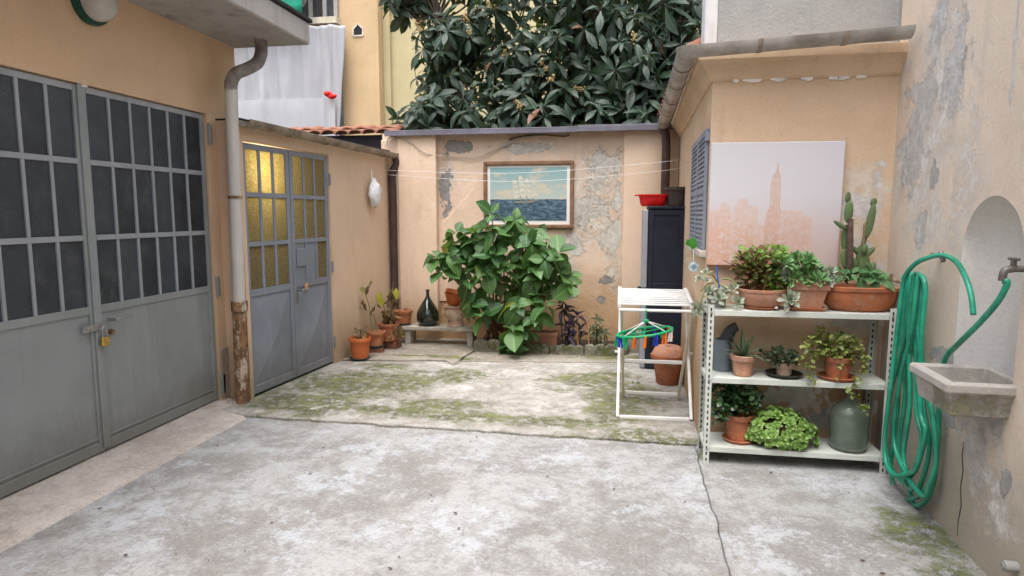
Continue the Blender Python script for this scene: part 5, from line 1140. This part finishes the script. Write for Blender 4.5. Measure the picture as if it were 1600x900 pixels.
m_aeo = leafmat('aeonium_leaf', (.09, .22, .06), (.16, .32, .12), .45, .12, vein=False); m_blue = leafmat('blue_green_leaf', (.16, .24, .19), (.24, .32, .26), .5, .08, vein=False)
fo = MB()
for x, y in [(1235, 425), (1252, 415), (1270, 420), (1283, 430), (1225, 412), (1245, 405), (1262, 408), (1215, 425), (1240, 435), (1262, 432), (1278, 438), (1222, 436)]:
    rosette(fo, atY(x, y, 4.2 + jit(.05)), (jit(.5), -.6, .8), 20, .075, t_fleshy, r2, (-12, 70))
fo.build('rosettes', m_aeo, q1, smooth='all', kind='stuff')
bush(atY(1211, 440, 4.2), (.06, .04, .07), 130, .035, t_round, r2, .5).build('lime_shoots', m_lime, q1, smooth='all', kind='stuff')
fo = MB()
for x, y, L in ((1233, 468, .072), (1228, 430, .05), (1293, 436, .055), (1297, 425, .045), (1287, 428, .045), (1233, 420, .04)): rosette(fo, atY(x, y, 4.12 if y > 460 else 4.18), (0, -1, .4), 22, L, t_fleshy, r2, (0, 75))
fo.build('pale_rosettes', m_blue if False else m_ech, q1, smooth='all', kind='stuff')
stem(q1, [atY(1243, 440, 4.18), atY(1232, 448, 4.14), atY(1231, 462, 4.13)], .005, .005, m_gstem)
pb_ = MB().ball(atY(1213, 481, 4.15), (.012, .01, .009), 8, 5); tag(pb_.build('pebble', plain('white_pebble', (.6, .58, .54), .8), smooth='all'), 'little white pebble on the front of the top shelf', 'pebble')
o1 = thing('potted_cactus', 'wide terracotta bowl with tall prickly pear cactus on the top shelf', 'potted plant', (sx_at(1340, 480), 4.27, TZ))
c = V((sx_at(1341, 482, 4.26), 4.27, TZ)); k1 = MB()
prf = [(.14, 0), (.16, .004), (.2, .04), (.218, .09), (.222, .125), (.238, .128), (.242, .15), (.228, .155), (.21, .13), (.001, .125)]
k1.lathe(prf, c, 44, sy=.56).build('bowl', m_terra_p if False else m_terra, o1, smooth=True)
MB().lathe([(.21, .128), (.1, .136), (.001, .14)], c, 24, sy=.55).build('soil', m_soil, o1, smooth='all')
m_cac = plain('cactus_skin', (.075, .125, .05), .6, .25, 12, .6, 90, c2=(.10, .13, .06)); CY = 4.27
for x, y, w_, h_, rot in [(1325, 309, 8, 15, 0), (1326, 331, 11, 28, 3), (1321, 372, 11, 34, 0), (1320, 404, 12, 26, -5), (1313, 352, 6, 20, -55), (1365, 316, 8, 11, 20), (1360, 345, 10, 44, 8), (1351, 372, 7, 34, 10), (1356, 396, 8, 22, 45), (1351, 389, 8, 12, 10), (1350, 414, 14, 30, 5), (1338, 392, 7, 14, -40), (1336, 415, 11, 20, -10), (1361, 420, 10, 18, 20), (1343, 405, 9, 36, 0)]:
    p = atY(x, y, CY + jit(.03)); s_ = CY / 1000 * 1.03; R_ = Matrix.Rotation(rad(rot), 3, 'Y') @ Matrix.Rotation(jit(.5), 3, 'Z')
    MB().ball(p, (w_ / 2 * s_ * 1.05, .011, h_ / 2 * s_ * 1.12), 12, 9, mat=R_).build('pad', m_cac, o1, smooth='all')
MB().tube([atY(1329, 432, CY), atY(1328, 400, CY - .03), atY(1329, 342, CY - .03)], [.021, .02, .017], 10).build('old_stem', plain('corky_stem', (.11, .07, .055), .95, .4, 25, .9, 60), o1, smooth=True)
stem(o1, [atY(1345, 435, CY), atY(1348, 400, CY), atY(1351, 348, CY)], .011, .007, m_twig, 'old_stem')
mb_ = leafmat('bright_leaf', (.05, .15, .05), (.10, .22, .08), .45, .22); bme = leaf_tpl(.24, .42, .3, .2, 5).mesh('brightleaf', smooth='all'); bme.materials.append(mb_)
for x, y, n, L in ((1345, 432, 7, .11), (1370, 436, 7, .12), (1330, 428, 5, .08), (1318, 430, 5, .08), (1360, 424, 6, .1), (1382, 441, 5, .1)):
    for mt in whorl(atY(x, y, 4.2 + jit(.04)), (jit(.4), -.6, .7), n, L, (-30, 45), r2, .3): place(bme, 'leaf', o1, mt)
bush(atY(1318, 430, 4.27), (.08, .05, .04), 90, .035, t_round, r2, .5).build('foliage', m_lime if False else mb_, o1, smooth='all', kind='stuff')
# middle shelf ----------------------------------------------------
wc = thing('watering_can', 'grey blue plastic watering can at the back of the middle shelf', 'watering can', (sx_at(1122, 575, 4.33), 4.34, MZ)); m_can = plain('blue_grey_plastic', (.17, .20, .24), .5, .15, 5, .1)
c = V((sx_at(1128, 575, 4.33), 4.34, MZ)); MB().lathe([(.055, 0), (.06, .008), (.058, .17), (.05, .2), (.048, .21), (.04, .2), (.03, .02), (.001, .02)], c, 24).build('tank', m_can, wc, smooth=True)
b = MB(); b.tube(spline([c + V((.02, 0, .2)), c + V((.035, -.01, .25)), c + V((.06, -.015, .285)), c + V((.085, -.02, .30))], 5), [.045 - .0012 * i for i in range(16)], 14); b.build('spout', plain('dark_grey_plastic', (.06, .065, .075), .5), wc, smooth=True)
MB().tube(spline([c + V((-.055, 0, .16)), c + V((-.1, 0, .15)), c + V((-.1, 0, .08)), c + V((-.056, 0, .05))], 5), .009, 8).build('handle', m_can, wc, smooth='all')
al = thing('potted_aloe', 'small terracotta pot with spiky aloe on the middle shelf', 'potted plant', (sx_at(1160, 585, 4.2), 4.22, MZ)); c = V((sx_at(1161, 585, 4.2), 4.22, MZ)); pot(al, c, .055, .078, .135, m_terra_p)
m_aloe = leafmat('aloe_leaf', (.075, .13, .06), (.14, .20, .10), .45, .05, vein=False)
for i in range(13):
    q = i * 2.4 + .5; el = rad(8 + i * 6.2); L = .23 - .003 * i; d = V((math.cos(q) * math.cos(el), math.sin(q) * math.cos(el) * .7, math.sin(el))); p = c + V((0, 0, .125)); pts = [p + d * L * t + V((0, 0, -.085 * math.cos(el) * t * t)) for t in (0, .25, .5, .75, 1)]
    b = MB(); w_ = [.018, .021, .016, .010, .001]; sd = d.cross(V((0, 0, 1))).normalized(); nrm = sd.cross(d); vs = []
    for pt, ww in zip(pts, w_): vs += [pt - sd * ww, pt - nrm * ww * .45, pt + sd * ww, pt + nrm * ww * .1]
    b.add(vs, [(j * 4 + k, j * 4 + (k + 1) % 4, j * 4 + 4 + (k + 1) % 4, j * 4 + 4 + k) for j in range(4) for k in range(4)] + [(3, 2, 1, 0), (16, 17, 18, 19)]); b.build('leaf', m_aloe, al, smooth='all')
sp_ = thing('potted_plant', 'small glazed pot with dark purplish leaves on a black tray, middle shelf', 'potted plant', (sx_at(1225, 583), 4.24, MZ)); c = V((sx_at(1226, 580, 4.22), 4.24, MZ + .009))
pot(sp_, c, .045, .06, .085, m_cream); MB().lathe([(.09, 0), (.115, .022), (.108, .024), (.085, .006), (.001, .006)], c - V((0, 0, .0085)), 28).build('tray', plain('black_tray', (.03, .035, .03), .6), sp_, smooth=True)
m_dkl = leafmat('dark_small_leaf', (.03, .05, .025), (.08, .10, .05), .5, .1, vein=False); bush(atY(1222, 556, 4.22), (.13, .08, .045), 330, .032, t_round, r2, .3, MZ + .03, .3).build('foliage', m_dkl, sp_, smooth='all', kind='stuff')
tl = thing('potted_plant', 'terracotta pot with trailing yellow green plant on the middle shelf', 'potted plant', (sx_at(1308, 590), 4.22, MZ)); c = V((sx_at(1309, 588, 4.2), 4.22, MZ + .0085)); pot(tl, c, .065, .088, .14, m_terra, saucer=(.115, m_terra))
m_trl = leafmat('trailing_leaf', (.10, .15, .03), (.26, .28, .07), .5, .2, vein=False); fo = bush(atY(1305, 545, 4.2), (.16, .09, .10), 300, .034, t_round, r2, .2, None, .3)
def trail(pts, n):
    sp2 = spline([atY(x, y, Y_) for x, y, Y_ in pts], 6); stem(tl, sp2, .0025, .002, m_cane, 'runner', 1)
    for _ in range(n):
        p = r2.choice(sp2) + V((jit(.02), jit(.02), jit(.02))); fo.leaf(Matrix.Translation(p) @ frame_of((jit(1), -.6, jit(.8)), (jit(.5), -.5, 1)).to_4x4() @ Matrix.Scale(r2.uniform(.022, .038), 4), t_round)
trail([(1300, 550, 4.2), (1275, 550, 4.15), (1262, 575, 4.1), (1268, 597, 4.085)], 60); trail([(1295, 545, 4.2), (1265, 530, 4.15), (1255, 545, 4.1), (1250, 570, 4.09)], 45); trail([(1315, 550, 4.2), (1345, 555, 4.15), (1350, 575, 4.1), (1335, 600, 4.08), (1322, 612, 4.08)], 60); trail([(1335, 590, 4.1), (1335, 615, 4.08), (1345, 633, 4.08), (1362, 640, 4.08)], 22); trail([(1300, 545, 4.2), (1318, 530, 4.15), (1338, 535, 4.14), (1352, 560, 4.1)], 45); trail([(1312, 548, 4.16), (1314, 572, 4.11), (1312, 595, 4.1)], 10); trail([(1290, 545, 4.2), (1280, 520, 4.2), (1285, 512, 4.2)], 25)
fo.build('foliage', m_trl, tl, smooth='all', kind='stuff')
# bottom shelf ----------------------------------------------------
jd = thing('potted_plant', 'orange brown pot with dark glossy jade plant on the bottom shelf', 'potted plant', (sx_at(1152, 680), 4.27, BZ)); c = V((sx_at(1155, 676, 4.24), 4.27, BZ + .0085)); pot(jd, c, .07, .09, .175, m_terra, saucer=(.105, m_terra))
m_jade = leafmat('jade_leaf', (.020, .055, .020), (.045, .10, .035), .3, .06, vein=False); bush(atY(1150, 622, 4.25), (.17, .12, .10), 520, .042, t_round, r2, .3, None, .25).build('foliage', m_jade, jd, smooth='all', kind='stuff')
bush(atY(1125, 640, 4.2), (.05, .05, .09), 90, .04, t_round, r2, 0, BZ + .05, .3).build('side_foliage', m_jade, jd, smooth='all', kind='stuff')
for _ in range(8): p = c + V((jit(.04), jit(.04), .14)); stem(jd, [p, p + V((jit(.12), jit(.08), .12))], .008, .005, m_cane)
sv = thing('houseleek_clump', 'bright green mound of small rosettes on the bottom shelf', 'potted plant', (sx_at(1218, 697), 4.22, BZ)); c = V((sx_at(1218, 690, 4.22), 4.24, BZ)); pot(sv, c, .085, .095, .07, m_terra)
m_sem = leafmat('houseleek_leaf', (.16, .30, .05), (.30, .46, .13), .5, .15, vein=False); fo = MB(); cc = V((c.x, 4.235, BZ + .06)); inner = MB().ball(cc, (.17, .11, .14), 16, 10); inner.v = [V((p.x, p.y, max(p.z, BZ + .004))) for p in inner.v]; inner.build('mound', m_soil, sv, smooth='all')
for i in range(240):
    q, u_ = r2.uniform(0, 6.283), r2.uniform(-.45, 1); rr = math.sqrt(1 - u_ * u_); d = V((math.cos(q) * rr, math.sin(q) * rr, u_)); p = cc + V((d.x * .215, d.y * .13, d.z * .165)) * (r2.uniform(.9, 1.04) + .22 * mnoise.noise(d * 2.6))
    if p.z < BZ + .015 or p.y > 4.33: continue
    rosette(fo, p, d + V((0, -.25, .25)), 11, r2.uniform(.032, .042), t_round, r2, (5, 70))
fo.build('rosettes', m_sem, sv, smooth='all', kind='stuff')
gj = thing('glass_demijohn', 'pale green glass demijohn with cork on the bottom shelf', 'demijohn', (sx_at(1326, 700), 4.24, BZ)); c = V((sx_at(1326, 700, 4.22), 4.235, BZ))
gm_ = M('pale_green_glass', .12, .5); gm_.color((.62, .74, .60)); gm_.b.inputs['Transmission Weight'].default_value = .82; gm_.b.inputs['IOR'].default_value = 1.4; gm_.rough(.06); gm_.bump(gm_.noise(9, 2), .1, .01)
MB().lathe([(.06, 0), (.1, .008), (.112, .04), (.112, .22), (.102, .26), (.07, .295), (.034, .32), (.024, .335), (.024, .365), (.03, .367), (.03, .38), (.02, .382), (.017, .37), (.017, .335), (.03, .315), (.066, .288), (.098, .255), (.107, .22), (.107, .04), (.09, .014), (.001, .012)], c, 36).build('bottle', gm_.m, gj, smooth='all')
MB().lathe([(.014, .36), (.017, .395), (.001, .396)], c, 14).build('cork', plain('cork', (.35, .22, .11), .9), gj, smooth=True)

# ================================================================== HANGING ORNAMENT ON THE CORNER
om = thing('wind_spinner', 'small hanging ornament with green leaf and pale discs at the annex corner', 'ornament', PA.w(1090, 415, .05)); tl_m = leafmat('bright_green_plastic', (.05, .40, .05), (.10, .5, .08), .3, .3, vein=False)
for x, y in ((1080, 385), (1087, 383), (1083, 390)): b = MB(); b.leaf(Matrix.Translation(PA.w(x, y, .06)) @ frame_of((jit(.5), -.5, .6), (jit(.3), -1, 0)).to_4x4() @ Matrix.Scale(.075, 4), t_round); b.build('leaf', tl_m, om, smooth='all')
for x, y, r_, mt in ((1084, 417, .036, plain('pale_disc', (.42, .52, .52), .3, .4, 45)), (1076, 408, .03, plain('tan_disc', (.5, .42, .3), .4))):
    MB().lathe([(r_, -.002), (r_, .002)], PA.w(x, y, .07), 22, mat=Matrix.Rotation(rad(90), 3, 'X')).build('disc', mt, om, smooth=True)
MB().lathe([(.018, -.003), (.018, .003)], PA.w(1084, 417, .07), 14, mat=Matrix.Rotation(rad(90), 3, 'X')).build('disc_centre', plain('blue_dot', (.2, .3, .4), .4), om, smooth=True)
MB().tube([PA.w(1083, 375, .055), PA.w(1084, 417, .07)], .0012, 5).build('thread', m_white, om)

# ================================================================== SINK, TAP AND HOSE
m_stone = plaster('sink_stone', (.52, .49, .45), (.34, .315, .27), (.3, .3, .2), lime=[(tuple(PR.w(1500, 640, .2)), (.5, .5, .10))], limecol=(.26, .25, .15), seed=71, grain=.6, streak=.6)
sk = thing('stone_sink', 'weathered stone wash basin set in the arched niche', 'sink', PR.p((na + nb) / 2, .75)); oS = .26
sA = PR.px(1421, 557, oS)[0]; sB = PR.px(1479, 605, oS)[0]; zR = .888; zB = .735; sA2, sB2 = sA + .03, sB - .02; tw_ = .045
k_s = MB(); inn = -.08
def ring(a, b, o0, o1, z): return [PR.p(a, z, o1), PR.p(b, z, o1), PR.p(b, z, o0), PR.p(a, z, o0)]
lv = [ring(sA + .035, sB - .035, inn, oS - .035, zB), ring(sA + .02, sB - .02, inn, oS - .02, zR - .05), ring(sA, sB, inn, oS, zR - .045), ring(sA, sB, inn, oS, zR), ring(sA + tw_, sB - tw_, inn + .03, oS - tw_, zR), ring(sA + tw_ + .01, sB - tw_ - .01, inn + .03, oS - tw_ - .012, zB + .03)]
k_s.add([p for l in lv for p in l], [(i * 4 + j, i * 4 + (j + 1) % 4, i * 4 + 4 + (j + 1) % 4, i * 4 + 4 + j) for i in range(5) for j in range(4)] + [(3, 2, 1, 0), (20, 21, 22, 23)])
k_s.build('basin', m_stone, sk, bevel=.008)
for (a, b, c__, d_) in ((nb - .0, nb - .0, 0, 0),): pass
m_tap = plain('old_tap_metal', (.16, .15, .14), .5, .3, 20, .2, metal=.5)
tp = thing('water_tap', 'old grey metal water tap in the niche', 'tap', PR.w(1580, 425, .0)); tw0 = PR.w(1583, 420, .06)
b = MB(); b.tube([tw0 - PR.n * .14, tw0 + PR.n * .01], .014, 10); b.build('inlet', m_tap, tp, smooth=True)
MB().tube(spline([tw0, tw0 + PR.n * .03 + V((0, 0, -.01)), tw0 + PR.n * .035 + V((0, 0, -.05))], 5), .015, 10).build('spout', m_tap, tp, smooth=True)
MB().tube([tw0 + V((0, 0, .005)), tw0 + V((0, 0, .035))], .011, 10).build('valve', m_tap, tp, smooth=True); MB().bar(tw0 + V((0, 0, .04)) - PR.d * .035, tw0 + V((0, 0, .04)) + PR.d * .035, .016, .012).build('lever', m_tap, tp, bevel=.003)
hk_s, hk_z = PR.px(1432, 437); hkk = thing('hose_hook', 'dark iron hook on the house wall holding the hose', 'hook', PR.p(hk_s, hk_z))
b = MB(); b.pbox(PR, hk_s - .02, hk_s + .1, hk_z - .012, hk_z + .012, .001, .012); b.build('plate', m_rust, hkk)
MB().tube(spline([PR.p(hk_s + .02, hk_z - .01, .01), PR.p(hk_s + .02, hk_z - .015, .08), PR.p(hk_s + .02, hk_z + .0, .13), PR.p(hk_s + .02, hk_z + .03, .14)], 5), .009, 8).build('prong', m_rust, hkk, smooth='all')
m_hose = M('green_hose', .32, .5); m_hose.color(m_hose.mix(m_hose.ramp(m_hose.noise(7, 4), .35, .65), (.004, .19, .11), (.02, .31, .19))); m_hose.color(m_hose.mix(m_hose.math('MULTIPLY', m_hose.ramp(m_hose.noise(13, 8, .8), .52, .64), .4), m_hose.b.inputs['Base Color'].links[0].from_socket, (.10, .36, .27))); m_hose.bump(m_hose.noise(5, 2), .1, .01); m_hose = m_hose.m
def hp_(x, y, o): return PR.w(x, y, o)
path = [tw0 + PR.n * .035 + V((0, 0, -.05)), hp_(1574, 442, .08), hp_(1560, 470, .09), hp_(1530, 505, .1), hp_(1497, 538, .10), hp_(1478, 560, .05), hp_(1468, 600, .04), hp_(1466, 680, .04), hp_(1458, 740, .05), hp_(1440, 772, .06)]
loops = [(1392, 1462, 785), (1404, 1452, 760), (1383, 1440, 745), (1412, 1464, 770), (1396, 1446, 735)]
for i, (xl, xr, yb_) in enumerate(loops):
    o = .045 + .014 * i; top = (1412 + i * 5.5, 436 - (i % 2) * 3)
    path += [hp_(xl + 14, yb_ - 6, o), hp_(xl, yb_ - 55, o), hp_(xl + 10, yb_ - 140, o), hp_(1408 + i * 4, 520, o + .01), hp_(1410 + i * 5.5, 450, o + .01), hp_(top[0] + 3, top[1] - 6, o), hp_(top[0] + 12, 450, o - .005), hp_(1424 + i * 4, 530, o), hp_(xr - 8, 640, o), hp_(xr, yb_ - 60, o), hp_(xr - 12, yb_ - 8, o), hp_((xl + xr) / 2 + 2, yb_ + 4, o)]
path += [hp_(1394, 740, .15), hp_(1382, 700, .15), hp_(1392, 600, .15), hp_(1404, 500, .15), hp_(1412, 440, .14), hp_(1428, 414, .12), hp_(1452, 402, .08), hp_(1474, 399, .05), hp_(1495, 410, .05), hp_(1510, 437, .06), hp_(1518, 465, .06), hp_(1521, 492, .06)]
tag(MB().tube(spline(path, 6), .0125, 10).build('garden_hose', m_hose, smooth='all'), 'long green garden hose coiled on the wall hook and joined to the tap', 'hose')
clp = MB().tube([hp_(1470, 394, .05), hp_(1474, 408, .05)], .012, 8); clp.pbox(PR, PR.px(1472, 399)[0] - .012, PR.px(1472, 399)[0] + .012, PR.px(1472, 399)[1] - .012, PR.px(1472, 399)[1] + .012, .001, .05)
tag(clp.build('hose_clip', m_tap), 'dark clip pinning the hose end to the wall above the sink', 'clip')
pe = MB(); pc = PR.w(1589, 886, .0); pe.tube([pc - PR.n * .02, pc + PR.n * .05], .022, 16); pe.tube([pc + PR.n * .051, pc + PR.n * .056], .015, 14)
tag(pe.build('pipe_stub', plain('grey_pvc', (.25, .25, .24), .6), smooth=True), 'grey capped pipe stub low on the house wall', 'pipe')

# ================================================================== UNSEEN HOUSE ADDED BEHIND THE CAMERA TO BLOCK LOW SKY LIGHT
ch = thing('sky_blocker_house', 'unseen plastered house with two windows, added opposite the garden wall to block low sky light', 'building', (-1, -4.5, 0))
MB().box(-7.3, 4.2, -8, -4.5, -.05, 4.4).build('wall', m_pil, ch)
for x in (-4.2, .6):
    wf = MB().box(x - .5, x + .5, -4.53, -4.499, 1.0, 2.4).build('window', m_pane_dark, ch)
    for a in (x - .53, x - .03, x + .47): MB().box(a, a + .06, -4.56, -4.4985, .97, 2.43).build('frame', m_gdoor, wf)
    MB().box(x - .6, x + .6, -4.65, -4.45, .9, .965).build('sill', m_slab, wf)
dr = MB().box(-2.2, -1.2, -4.53, -4.47, 0, 2.2).build('door', m_sdoor, ch); MB().tube([(-1.32, -4.47, 1.0), (-1.32, -4.40, 1.0), (-1.44, -4.40, 1.0)], .012, 8).build('handle', m_steel, dr)
MB().box(-7.5, 4.4, -8.2, -4.2, 4.401, 4.6).build('roof', m_tile, ch)

# ================================================================== GROUPS OF LIKE THINGS
for o in SC.objects:
    if 'category' not in o or o.get('group'): continue
    l = o['label']
    if o['category'] in ('potted plant',): o['group'] = 'potted plants on the shelving unit' if 'shelf' in l else 'potted plants by the shed wall and bench'
    elif o['category'] in ('sheet', 'clothes line', 'stake', 'brick', 'cable', 'stone'): o['group'] = {'sheet': 'white sheets on the far house', 'clothes line': 'lines across the yard', 'stake': 'stakes in the bed', 'brick': 'bricks under the pots', 'cable': 'cables on the garden wall', 'stone': 'stones at the rack end of the bed'}[o['category']]
